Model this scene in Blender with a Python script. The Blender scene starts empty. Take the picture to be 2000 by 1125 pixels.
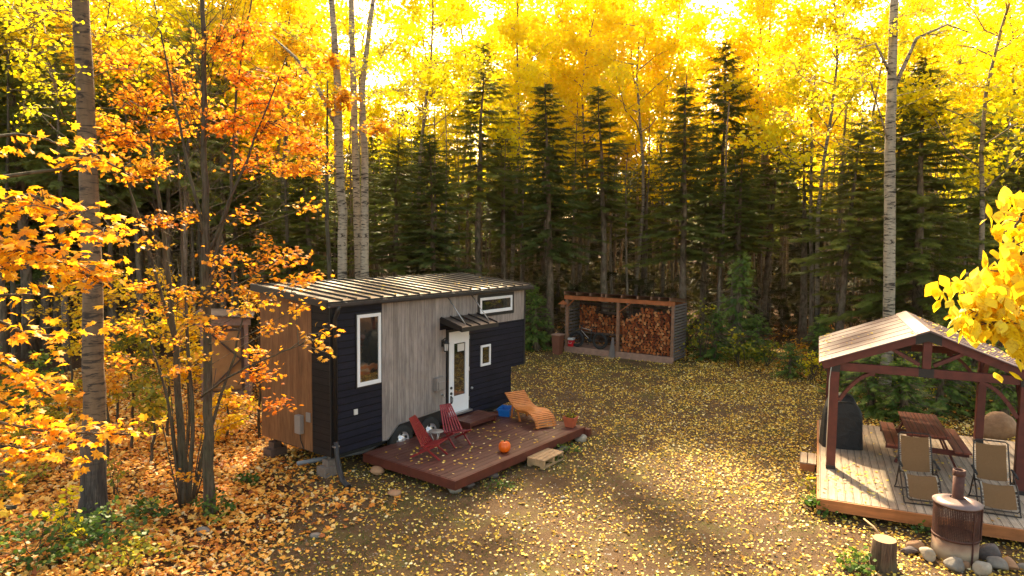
import bpy, math, random
import numpy as np
from mathutils import Vector, Matrix

# ------------------------------------------------------------------ camera, world, sun, exposure
SC = bpy.context.scene
COL = SC.collection
CAM_H, PITCH, ROLL, FPX = 5.0784, 0.0757, 0.0115, 1316.37
cd = bpy.data.cameras.new('camera'); cam = bpy.data.objects.new('camera', cd); COL.objects.link(cam)
cd.sensor_width = 36.0; cd.lens = FPX / 2000.0 * 36.0; cd.clip_start = 0.1; cd.clip_end = 2000
_c, _s = math.cos(PITCH), math.sin(PITCH)
_F = Vector((0, _c, -_s)); _R = Vector((1, 0, 0)); _U = Vector((0, _s, _c))
_R2 = math.cos(ROLL) * _R + math.sin(ROLL) * _U; _U2 = math.cos(ROLL) * _U - math.sin(ROLL) * _R
cam.matrix_world = Matrix(((_R2.x, _U2.x, -_F.x, 0), (_R2.y, _U2.y, -_F.y, 0), (_R2.z, _U2.z, -_F.z, CAM_H), (0, 0, 0, 1)))
SC.camera = cam
SUN_EL, SUN_AZ = 39.0, -5.0          # azimuth measured from +Y towards +X
world = bpy.data.worlds.new('World'); SC.world = world; world.use_nodes = True
wn = world.node_tree.nodes; wl = world.node_tree.links
bg = wn.get('Background') or wn.new('ShaderNodeBackground')
sky = wn.new('ShaderNodeTexSky'); sky.sky_type = 'NISHITA'; sky.sun_disc = False
sky.sun_elevation = math.radians(SUN_EL); sky.sun_rotation = math.radians(SUN_AZ)
sky.dust_density = 3.0; sky.air_density = 1.0
tint = wn.new('ShaderNodeMix'); tint.data_type = 'RGBA'; tint.blend_type = 'MULTIPLY'; tint.inputs[0].default_value = 1.0; tint.inputs[7].default_value = (1.0, .81, .58, 1)   # the photo's warm white balance
wl.new(sky.outputs[0], tint.inputs[6]); wl.new(tint.outputs[2], bg.inputs[0]); bg.inputs[1].default_value = 0.125
sd = bpy.data.lights.new('sun', 'SUN'); sd.energy = 3.9; sd.angle = math.radians(2.0); sd.color = (1.0, 0.80, 0.50)
sun = bpy.data.objects.new('sun', sd); COL.objects.link(sun)
_e, _a = math.radians(SUN_EL), math.radians(SUN_AZ)
SUNV = Vector((math.sin(_a) * math.cos(_e), math.cos(_a) * math.cos(_e), math.sin(_e)))
sun.rotation_euler = (-SUNV).to_track_quat('-Z', 'Y').to_euler(); sun.location = (0, 0, 40)
SC.view_settings.view_transform = 'Standard'; SC.view_settings.look = 'None'
SC.view_settings.exposure = 2.45; SC.view_settings.gamma = 1.0
SC.render.engine = 'CYCLES'
SC.cycles.max_bounces = 12; SC.cycles.diffuse_bounces = 8; SC.cycles.transparent_max_bounces = 12; SC.cycles.transmission_bounces = 8
SC.cycles.sample_clamp_indirect = 12.0

rng = np.random.default_rng(7); random.seed(7)
PI = math.pi

def at(u, v, Y):
    """world point at depth Y seen where the calibrated survey of the photo has pixel (u, v)"""
    x, y = u - 1000.0, v - 562.5
    cr, sr = math.cos(ROLL), math.sin(ROLL)
    x, y = cr * x + sr * y, -sr * x + cr * y
    up = -y / FPX
    d = (x / FPX, _c + up * _s, -_s + up * _c)
    t = Y / d[1]
    return np.array((d[0] * t, Y, CAM_H + d[2] * t))
def ground_at(u, v, z=0.0):
    p = at(u, v, 10.0); k = (z - CAM_H) / (p[2] - CAM_H)
    return np.array((p[0] * k, 10.0 * k, z))

# ------------------------------------------------------------------ tagging helpers
def tag(o, label=None, cat=None, group=None, kind=None):
    if label: o['label'] = label
    if cat: o['category'] = cat
    if group: o['group'] = group
    if kind: o['kind'] = kind
    return o
def empty(name, loc=(0, 0, 0), rz=0.0, label=None, cat=None, group=None):
    o = bpy.data.objects.new(name, None); COL.objects.link(o); o.location = loc; o.rotation_euler = (0, 0, rz)
    o.empty_display_size = 0.2
    return tag(o, label, cat, group)
def copy_tree(o, parent=None):
    c = o.copy(); COL.objects.link(c); c.parent = parent
    for ch in [x for x in o.children]: copy_tree(ch, c)
    return c

# ------------------------------------------------------------------ material helpers
class NT:
    def __init__(s, name):
        s.m = bpy.data.materials.new(name); s.m.use_nodes = True
        s.t = s.m.node_tree; s.t.nodes.clear()
        s.out = s.t.nodes.new('ShaderNodeOutputMaterial')
    def n(s, typ, **kw):
        nd = s.t.nodes.new(typ)
        for k, v in kw.items():
            if k.startswith('i_'):
                key = k[2:]; key = int(key) if key.isdigit() else key.replace('_', ' ')
                nd.inputs[key].default_value = v
            else: setattr(nd, k, v)
        return nd
    def l(s, a, b): s.t.links.new(a, b)
    def coords(s, scale=(1, 1, 1), kind='Object'):
        tc = s.n('ShaderNodeTexCoord'); mp = s.n('ShaderNodeMapping'); mp.inputs['Scale'].default_value = scale
        s.l(tc.outputs[kind], mp.inputs['Vector']); return mp.outputs[0]
    def noise(s, vec, scale=5, detail=4, rough=.55, dist=0):
        nd = s.n('ShaderNodeTexNoise'); nd.inputs['Scale'].default_value = scale; nd.inputs['Detail'].default_value = detail
        nd.inputs['Roughness'].default_value = rough; nd.inputs['Distortion'].default_value = dist
        if vec is not None: s.l(vec, nd.inputs['Vector'])
        return nd.outputs[0]
    def ramp(s, fac, stops, interp='LINEAR'):
        r = s.n('ShaderNodeValToRGB'); cr = r.color_ramp; cr.interpolation = interp
        while len(cr.elements) < len(stops): cr.elements.new(0.5)
        for e, (p, c) in zip(cr.elements, stops):
            e.position = p; e.color = (c[0], c[1], c[2], 1) if hasattr(c, '__len__') else (c, c, c, 1)
        s.l(fac, r.inputs[0]); return r.outputs[0]
    def mix(s, fac, a, b, typ='MIX'):
        m = s.n('ShaderNodeMix', data_type='RGBA', blend_type=typ)
        if hasattr(fac, 'links'): s.l(fac, m.inputs[0])
        else: m.inputs[0].default_value = fac
        for i, x in ((6, a), (7, b)):
            if hasattr(x, 'links'): s.l(x, m.inputs[i])
            else: m.inputs[i].default_value = (x[0], x[1], x[2], 1)
        return m.outputs[2]
    def math(s, op, a, b=None):
        m = s.n('ShaderNodeMath', operation=op)
        for i, x in ((0, a), (1, b)):
            if x is None: continue
            if hasattr(x, 'links'): s.l(x, m.inputs[i])
            else: m.inputs[i].default_value = x
        return m.outputs[0]
    def bump(s, h, strength=.3, dist=.02):
        b = s.n('ShaderNodeBump'); b.inputs['Strength'].default_value = strength; b.inputs['Distance'].default_value = dist
        s.l(h, b.inputs['Height']); return b.outputs[0]
    def bsdf(s, col, rough=.7, metal=0, normal=None, spec=.5, coat=0):
        p = s.n('ShaderNodeBsdfPrincipled')
        if hasattr(col, 'links'): s.l(col, p.inputs['Base Color'])
        else: p.inputs['Base Color'].default_value = (col[0], col[1], col[2], 1)
        if hasattr(rough, 'links'): s.l(rough, p.inputs['Roughness'])
        else: p.inputs['Roughness'].default_value = rough
        p.inputs['Metallic'].default_value = metal; p.inputs['Specular IOR Level'].default_value = spec
        p.inputs['Coat Weight'].default_value = coat
        if normal is not None: s.l(normal, p.inputs['Normal'])
        s.l(p.outputs[0], s.out.inputs[0]); return p
    def attr(s, name='rnd'):
        a = s.n('ShaderNodeAttribute'); a.attribute_name = name; return a.outputs['Fac']

def mat_plain(name, col, rough=.6, metal=0, var=.15, scale=6, bump=.15, spec=.5):
    t = NT(name); v = t.coords()
    n = t.noise(v, scale, 5)
    dark = tuple(c * (1 - var) for c in col); lite = tuple(min(1, c * (1 + var)) for c in col)
    c = t.ramp(n, [(.3, dark), (.7, lite)])
    n2 = t.noise(v, scale * 6, 3)
    t.bsdf(c, rough, metal, t.bump(n2, bump, .01), spec); return t.m

def mat_boards(name, cols, axis=0, width=.14, gap=.04, rough=.7, grain=1.0, gapcol=(.01, .008, .006), bump=.4, spec=.4, wear=None):
    """boards side by side along `axis` (object space), each with its own tone and grain along the remaining axis"""
    t = NT(name); tc = t.n('ShaderNodeTexCoord'); sp = t.n('ShaderNodeSeparateXYZ'); t.l(tc.outputs['Object'], sp.inputs[0])
    q = t.math('DIVIDE', sp.outputs[axis], width)
    fl = t.math('FLOOR', q); fr = t.math('SUBTRACT', q, fl)
    wn_ = t.n('ShaderNodeTexWhiteNoise', noise_dimensions='1D'); t.l(fl, wn_.inputs['W'])
    sc = [3.0, 3.0, 3.0]; sc[axis] = 30.0
    if axis != 2: sc[2] = 3.0
    mp = t.n('ShaderNodeMapping'); mp.inputs['Scale'].default_value = sc; t.l(tc.outputs['Object'], mp.inputs[0])
    off = t.n('ShaderNodeVectorMath', operation='ADD'); t.l(mp.outputs[0], off.inputs[0])
    cmb = t.n('ShaderNodeCombineXYZ'); mm = t.math('MULTIPLY', wn_.outputs['Value'], 37.0)
    for i in range(3): t.l(mm, cmb.inputs[i])
    t.l(cmb.outputs[0], off.inputs[1])
    g = t.noise(off.outputs[0], 1.0 * grain, 6, .6, .4)
    c = t.ramp(wn_.outputs['Value'], [(i / max(1, len(cols) - 1), cc) for i, cc in enumerate(cols)])
    gs = t.ramp(g, [(.25, .55), (.5, .95), (.75, 1.25)])
    c = t.mix(1.0, c, gs, 'MULTIPLY')
    dirt = t.noise(t.coords((.9, .9, .5)), 2.0, 6, .65); c = t.mix(1.0, c, t.ramp(dirt, [(.3, .72), (.55, 1.0), (.75, 1.10)]), 'MULTIPLY')
    if wear:
        w = t.noise(t.coords((.8, .8, .8)), 2.2, 5, .6)
        c = t.mix(t.ramp(w, [(.45, 0), (.7, .8)]), c, wear)
    edge = t.math('LESS_THAN', t.math('MINIMUM', fr, t.math('SUBTRACT', 1.0, fr)), gap)
    c = t.mix(edge, c, gapcol)
    hgt = t.math('SUBTRACT', t.math('MULTIPLY', g, .35), edge)
    t.bsdf(c, rough, 0, t.bump(hgt, bump, .012), spec); return t.m

def mat_leaf(name, stops, transl=.5, objvar=.25, gloss=.025, tcol=1.0):
    t = NT(name); a = t.attr('rnd'); c = t.ramp(a, stops)
    oi = t.n('ShaderNodeObjectInfo'); hs = t.n('ShaderNodeHueSaturation')
    mo = t.noise(t.coords((1, 1, 1)), 55, 3, .6); c = t.mix(1.0, c, t.ramp(mo, [(.28, (.62, .48, .5)), (.48, (1, 1, 1))]), 'MULTIPLY'); t.l(c, hs.inputs['Color'])
    mr = t.n('ShaderNodeMapRange'); t.l(oi.outputs['Random'], mr.inputs[0]); mr.inputs[3].default_value = 1 - objvar; mr.inputs[4].default_value = 1 + objvar * .4
    t.l(mr.outputs[0], hs.inputs['Value'])
    mr2 = t.n('ShaderNodeMapRange'); t.l(oi.outputs['Random'], mr2.inputs[0]); mr2.inputs[3].default_value = .5 + objvar * .05; mr2.inputs[4].default_value = .5 - objvar * .05
    t.l(mr2.outputs[0], hs.inputs['Hue'])
    d = t.n('ShaderNodeBsdfDiffuse'); tr = t.n('ShaderNodeBsdfTranslucent'); mx = t.n('ShaderNodeMixShader'); mx.inputs[0].default_value = transl
    t.l(hs.outputs[0], d.inputs[0]); t.l(hs.outputs[0], tr.inputs[0]); t.l(d.outputs[0], mx.inputs[1]); t.l(tr.outputs[0], mx.inputs[2])
    gl = t.n('ShaderNodeBsdfGlossy'); gl.inputs['Roughness'].default_value = .45; m2 = t.n('ShaderNodeMixShader'); m2.inputs[0].default_value = gloss
    t.l(mx.outputs[0], m2.inputs[1]); t.l(gl.outputs[0], m2.inputs[2]); t.l(m2.outputs[0], t.out.inputs[0]); return t.m

M = {}
YEL = [(0, (.91, .68, .008)), (.35, (.94, .79, .009)), (.7, (.96, .86, .012)), (1, (.92, .86, .025))]
ORA = [(0, (.80, .22, .016)), (.2, (.88, .33, .016)), (.6, (.91, .42, .018)), (.88, (.92, .54, .02)), (1, (.90, .68, .04))]
M['leaf_yellow'] = mat_leaf('leaf_yellow', YEL, .68, .15)
M['leaf_gold'] = mat_leaf('leaf_gold', [(0, (.90, .44, .012)), (.3, (.93, .58, .012)), (.7, (.95, .68, .014)), (1, (.93, .76, .03))], .65, .15)
M['leaf_poplar'] = mat_leaf('leaf_poplar', [(0, (.72, .40, .02)), (.2, (.90, .64, .015)), (.55, (.92, .76, .02)), (1, (.92, .84, .10))], .5, .1)
M['leaf_near'] = mat_leaf('leaf_near', [(0, (.76, .26, .012)), (.3, (.84, .40, .012)), (.7, (.87, .50, .014)), (1, (.85, .58, .03))], .5, .1)
M['leaf_orange'] = mat_leaf('leaf_orange', ORA, .62, .15)
M['leaf_green'] = mat_leaf('leaf_green', [(0, (.04, .10, .014)), (.5, (.09, .18, .022)), (.8, (.20, .26, .03)), (1, (.50, .44, .03))], .4)
M['leaf_olive'] = mat_leaf('leaf_olive', [(0, (.10, .14, .016)), (.4, (.24, .27, .025)), (.7, (.50, .44, .025)), (1, (.80, .58, .02))], .5)
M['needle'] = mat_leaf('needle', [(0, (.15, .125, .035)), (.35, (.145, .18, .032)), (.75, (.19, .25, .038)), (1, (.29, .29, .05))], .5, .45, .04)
M['needle_painted_shade'] = mat_leaf('needle_painted_shade', [(0, (.035, .028, .012)), (.5, (.045, .050, .014)), (1, (.08, .075, .02))], .2, .1, .02)  # darkened copy of needle: shade of the deep wood put into the colour
M['needle_young'] = mat_leaf('needle_young', [(0, (.06, .13, .02)), (.5, (.12, .22, .028)), (1, (.24, .32, .04))], .4, .2, .04)
M['litter_yellow'] = mat_leaf('litter_yellow', [(0, (.24, .11, .03)), (.16, (.46, .25, .05)), (.36, (.76, .46, .05)), (.60, (.90, .66, .10)), (.85, (.93, .76, .22)), (1, (.94, .82, .44))], .15, 0)
M['litter_orange'] = mat_leaf('litter_orange', [(0, (.36, .11, .03)), (.2, (.72, .25, .03)), (.5, (.90, .43, .06)), (.8, (.93, .57, .14)), (1, (.92, .70, .34))], .15, 0)
M['grass'] = mat_leaf('grass', [(0, (.05, .09, .015)), (.6, (.10, .15, .02)), (1, (.22, .22, .04))], .3, 0)

def bark(name, c1, c2, sx=14, sz=2.5, dark=(.02, .016, .012), b=.6):
    t = NT(name); v = t.coords((sx, sx, sz)); n = t.noise(v, 1, 6, .65, .6); n2 = t.noise(t.coords((3, 3, 3)), 1, 3)
    c = t.ramp(n, [(.3, dark), (.48, c1), (.75, c2)]); c = t.mix(t.ramp(n2, [(.4, 0), (.75, .5)]), c, (.10, .11, .06))
    t.bsdf(c, .9, 0, t.bump(n, b, .03), .2); return t.m
M['bark_spruce'] = bark('bark_spruce', (.15, .105, .075), (.32, .24, .18), 9, 2.5)
M['bark_pole'] = bark('bark_pole', (.20, .15, .115), (.42, .34, .27), 9, 2.5)
M['bark_maple'] = bark('bark_maple', (.075, .055, .038), (.145, .115, .085), 22, 3)
M['bark_stump'] = bark('bark_stump', (.09, .052, .034), (.22, .14, .095), 26, 2)
def bark_aspen(name, zdark, pale):
    t = NT(name); v = t.coords((2.0, 2.0, 9)); n = t.noise(v, 1.3, 6, .68, 1.2)
    scar = t.ramp(n, [(.40, 1), (.45, .35), (.52, 0)])
    n2 = t.noise(t.coords((5, 5, 1.2)), 1, 4); base = t.ramp(n2, [(.3, tuple(x * .55 for x in pale)), (.55, tuple(x * .85 for x in pale)), (.75, pale)])
    c = t.mix(scar, base, (.045, .035, .028))
    rg = t.noise(t.coords((26, 26, 2.2)), 1, 6, .7, .8); rc = t.ramp(rg, [(.32, (.015, .012, .012)), (.55, (.07, .06, .055)), (.78, (.17, .15, .14))])
    sp = t.n('ShaderNodeSeparateXYZ'); tc = t.n('ShaderNodeTexCoord'); t.l(tc.outputs['Object'], sp.inputs[0])
    zz = t.math('ADD', sp.outputs[2], t.math('MULTIPLY', n2, 1.2))
    mr = t.n('ShaderNodeMapRange'); t.l(zz, mr.inputs[0]); mr.inputs[1].default_value = zdark; mr.inputs[2].default_value = zdark + 1.0
    c = t.mix(mr.outputs[0], rc, c)
    t.bsdf(c, .8, 0, t.bump(rg, .5, .02), .3); return t.m
M['bark_aspen'] = bark_aspen('bark_aspen', 1.4, (.24, .16, .095))
M['bark_aspen_far'] = bark_aspen('bark_aspen_far', 2.5, (.34, .27, .19))
M['bark_aspen_pale'] = bark_aspen('bark_aspen_pale', -1.0, (.46, .385, .285))

M['black_siding'] = mat_boards('black_siding', [(.011, .0115, .023), (.015, .016, .030)], 2, .15, .07, .6, 1, (.002, .002, .003), 1.0, .2)
M['black_siding_end'] = mat_boards('black_siding_end', [(.014, .012, .013), (.018, .016, .018)], 2, .15, .07, .6, 1, (.002, .002, .003), 1.0, .2)
M['weathered_wood'] = mat_boards('weathered_wood', [(.29, .245, .225), (.335, .285, .26), (.265, .225, .205), (.35, .30, .27), (.305, .26, .235)], 0, .125, .02, .8, .6, (.09, .07, .06), .35, .2)
M['brown_wood'] = mat_boards('brown_wood', [(.21, .105, .048), (.26, .13, .058), (.19, .092, .042), (.24, .12, .052)], 1, .125, .015, .75, .8, (.14, .06, .025), .25, .2)
M['black_metal'] = mat_plain('black_metal', (.014, .013, .014), .45, 0, .2, 3, .05)
M['roof_metal'] = None
t = NT('roof_metal'); v = t.coords(); n = t.noise(v, 1.6, 5, .6); n2 = t.noise(v, 9, 3)
t.bsdf(t.ramp(n, [(.3, (.10, .085, .075)), (.7, (.19, .16, .14))]), t.ramp(n, [(.3, .34), (.7, .5)]), .8, t.bump(n2, .06, .02), .6); M['roof_metal'] = t.m
M['rib_metal'] = mat_plain('rib_metal', (.018, .014, .012), .5, 0, .2, 3, .05)
M['gutter_metal'] = mat_plain('gutter_metal', (.10, .10, .11), .28, .7, .2, 3, .03)
M['white_vinyl'] = mat_plain('white_vinyl', (.78, .79, .82), .4, 0, .03, 3, .02)
M['grey_plastic'] = mat_plain('grey_plastic', (.24, .215, .20), .5, 0, .08, 3, .02)
M['galv'] = mat_plain('galv', (.42, .42, .43), .35, .8, .15, 8, .05)
M['pipe_grey'] = mat_plain('pipe_grey', (.22, .24, .27), .5, 0, .1, 4, .03)
M['rubber'] = mat_plain('rubber', (.018, .018, .018), .8, 0, .2, 20, .3)
M['chrome'] = mat_plain('chrome', (.75, .75, .78), .25, .6, .05, 5, .02)
t = NT('window_glass'); p = t.bsdf((.012, .014, .014), .03, 0, None, .9); p.inputs['IOR'].default_value = 2.0
n = t.noise(t.coords(), 2.5, 2); t.l(t.bump(n, .04, .05), p.inputs['Normal']); M['glass'] = t.m
M['deck_red'] = mat_boards('deck_red', [(.095, .026, .020), (.12, .034, .025), (.085, .023, .018), (.11, .032, .024)], 1, .14, .03, .5, .9, (.015, .006, .005), .5, .5, (.15, .062, .042))
M['deck_fascia'] = mat_plain('deck_fascia', (.10, .022, .014), .5, 0, .25, 4, .2)
M['deck_grey'] = mat_boards('deck_grey', [(.40, .31, .225), (.46, .36, .265), (.35, .27, .19), (.43, .33, .24)], 0, .14, .035, .75, .8, (.05, .03, .02), .5, .3, (.30, .20, .13))
M['fascia_cedar'] = mat_boards('fascia_cedar', [(.38, .14, .045), (.44, .17, .06)], 2, .5, .0, .6, .5, (.1, .05, .02), .3)
M['red_stain'] = mat_plain('red_stain', (.095, .017, .012), .5, 0, .3, 5, .25)
M['red_paint'] = mat_plain('red_paint', (.23, .014, .018), .42, 0, .2, 8, .12)
M['table_wood'] = mat_boards('table_wood', [(.25, .065, .035), (.30, .085, .045), (.22, .058, .032)], 0, .152, .04, .55, .8, (.03, .008, .005), .4)
M['pergola_roof'] = mat_boards('pergola_roof', [(.115, .070, .074), (.145, .090, .092), (.125, .078, .080)], 1, .57, .018, .5, .3, (.04, .02, .02), .8, .6)
M['lounger_wood'] = mat_plain('lounger_wood', (.52, .165, .028), .5, 0, .2, 9, .15)
M['pallet_wood'] = mat_plain('pallet_wood', (.42, .27, .14), .75, 0, .25, 7, .3)
M['post_wood'] = mat_plain('post_wood', (.23, .12, .07), .8, 0, .25, 7, .3)
M['beam_orange'] = mat_plain('beam_orange', (.36, .105, .028), .7, 0, .25, 5, .25)
M['slat_grey'] = mat_plain('slat_grey', (.14, .12, .115), .8, 0, .2, 7, .3)
M['ply_tan'] = mat_plain('ply_tan', (.40, .20, .075), .75, 0, .15, 4, .2)
M['pinkish_wood'] = mat_plain('pinkish_wood', (.30, .175, .125), .8, 0, .2, 6, .3)
M['plank_dark'] = mat_plain('plank_dark', (.10, .06, .045), .85, 0, .3, 5, .3)
M['brown_plastic'] = mat_plain('brown_plastic', (.16, .055, .03), .55, 0, .15, 5, .1)
M['pumpkin'] = mat_plain('pumpkin', (.80, .13, .006), .35, 0, .12, 6, .1)
M['stem_green'] = mat_plain('stem_green', (.12, .11, .03), .7)
M['terracotta'] = mat_plain('terracotta', (.42, .095, .04), .6, 0, .15, 6, .1)
M['soil'] = mat_plain('soil', (.03, .02, .013), .95, 0, .3, 20, .6)
M['blue_plastic'] = mat_plain('blue_plastic', (.012, .14, .50), .35, 0, .1, 4, .05)
M['red_plastic'] = mat_plain('red_plastic', (.55, .012, .02), .35, 0, .1, 4, .05)
M['white_plastic'] = mat_plain('white_plastic', (.62, .60, .58), .4, 0, .05, 4, .03)
M['cover_black'] = None
t = NT('cover_black'); v = t.coords(); n = t.noise(v, 5, 5, .6, 1.0)
t.bsdf(t.ramp(n, [(.3, (.006, .006, .007)), (.7, (.013, .013, .016))]), .6, 0, t.bump(n, .8, .05), .5); M['cover_black'] = t.m
t = NT('sling_fabric'); v = t.coords((120, 120, 120)); n = t.noise(v, 1, 2)
c = t.ramp(n, [(.3, (.21, .12, .060)), (.7, (.29, .175, .09))])
d = t.n('ShaderNodeBsdfDiffuse'); tr = t.n('ShaderNodeBsdfTranslucent'); mx = t.n('ShaderNodeMixShader'); mx.inputs[0].default_value = .35
t.l(c, d.inputs[0]); t.l(c, tr.inputs[0]); t.l(d.outputs[0], mx.inputs[1]); t.l(tr.outputs[0], mx.inputs[2]); t.l(mx.outputs[0], t.out.inputs[0]); M['sling'] = t.m
M['chair_tube'] = mat_plain('chair_tube', (.05, .04, .035), .35, .6, .1, 5, .03)
M['lace'] = mat_plain('lace', (.60, .56, .48), .7)
M['rust'] = mat_plain('rust', (.085, .034, .026), .65, .3, .4, 9, .3)
M['cap_metal'] = mat_plain('cap_metal', (.22, .155, .145), .5, .5, .15, 5, .1)
t = NT('drum'); v = t.coords(); n = t.noise(v, 4, 5, .6)
sp = t.n('ShaderNodeSeparateXYZ'); t.l(v, sp.inputs[0]); zz = t.math('ADD', sp.outputs[2], t.math('MULTIPLY', t.math('SUBTRACT', n, .5), .22))
t.bsdf(t.ramp(zz, [(.16, (.38, .29, .20)), (.27, (.24, .14, .09)), (.38, (.10, .05, .035))]), .7, 0, t.bump(n, .2, .02), .3); M['drum'] = t.m
M['concrete'] = mat_plain('concrete', (.17, .14, .12), .9, 0, .2, 12, .4)
def rock_mat(name, a, b):
    t = NT(name); v = t.coords(); n = t.noise(v, 3.5, 7, .65); n2 = t.noise(v, 16, 5)
    t.bsdf(t.ramp(n, [(.3, a), (.7, b)]), .85, 0, t.bump(n2, .5, .03), .3); return t.m
M['rock_grey'] = rock_mat('rock_grey', (.13, .11, .095), (.29, .26, .22))
M['rock_pale'] = rock_mat('rock_pale', (.27, .22, .165), (.46, .39, .30))
M['rock_dark'] = rock_mat('rock_dark', (.07, .055, .055), (.17, .14, .13))
M['rock_brown'] = rock_mat('rock_brown', (.24, .13, .07), (.42, .25, .14))
t = NT('end_grain'); v = t.coords(); oi = t.n('ShaderNodeObjectInfo'); n = t.noise(t.coords((3, 3, 3)), 9, 4)
a = t.attr('rnd'); rr = t.math('FRACT', t.math('ADD', oi.outputs['Random'], a))
c = t.ramp(rr, [(0, (.11, .025, .010)), (.35, (.26, .065, .02)), (.75, (.40, .125, .035)), (1, (.55, .25, .10))]); c = t.mix(.5, c, t.ramp(n, [(.3, .45), (.7, 1.0)]), 'MULTIPLY')
t.bsdf(c, .85, 0, t.bump(n, .4, .01), .2); M['end_grain'] = t.m
M['log_bark'] = mat_plain('log_bark', (.10, .055, .035), .9, 0, .35, 9, .5)
t = NT('stump_top'); tc = t.n('ShaderNodeTexCoord'); w = t.n('ShaderNodeTexWave', wave_type='RINGS', rings_direction='Z'); t.l(tc.outputs['Object'], w.inputs[0]); w.inputs['Scale'].default_value = 18; w.inputs['Distortion'].default_value = 2
t.bsdf(t.mix(w.outputs[1], (.30, .17, .09), (.48, .31, .18)), .85, 0, None, .2); M['stump_top'] = t.m

# ground: packed dirt with gravel, moss patches; forest litter beyond the clearing
t = NT('ground_soil'); v = t.coords(); big = t.noise(v, .35, 5, .6); mid = t.noise(v, 2.4, 6, .65); fine = t.noise(v, 38, 5, .7); vf = t.noise(v, 130, 3, .7)
c = t.ramp(mid, [(.25, (.085, .048, .024)), (.5, (.145, .085, .042)), (.75, (.205, .130, .066))])
c = t.mix(t.ramp(fine, [(.35, .75), (.62, 0)]), c, (.055, .034, .020))
c = t.mix(t.ramp(vf, [(.60, 0), (.72, .7)]), c, (.30, .23, .16))
grm = t.math('MULTIPLY', t.ramp(t.noise(v, .8, 6, .7), [(.5, 0), (.62, 1)]), t.ramp(t.noise(v, 14, 4, .6), [(.4, .05), (.6, .55)]))
c = t.mix(grm, c, (.14, .15, .030))
t.bsdf(c, .95, 0, t.bump(t.math('ADD', fine, mid), .9, .05), .15); M['ground'] = t.m
t = NT('forest_floor_soil'); v = t.coords(); mid = t.noise(v, 3, 6, .7); fine = t.noise(v, 26, 5, .7)
c = t.ramp(mid, [(.3, (.025, .012, .006)), (.55, (.06, .028, .012)), (.75, (.12, .055, .02))]); c = t.mix(t.ramp(fine, [(.55, 0), (.68, .8)]), c, (.34, .16, .04))
t.bsdf(c, .95, 0, t.bump(fine, .6, .04), .15); M['forest_floor'] = t.m

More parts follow.
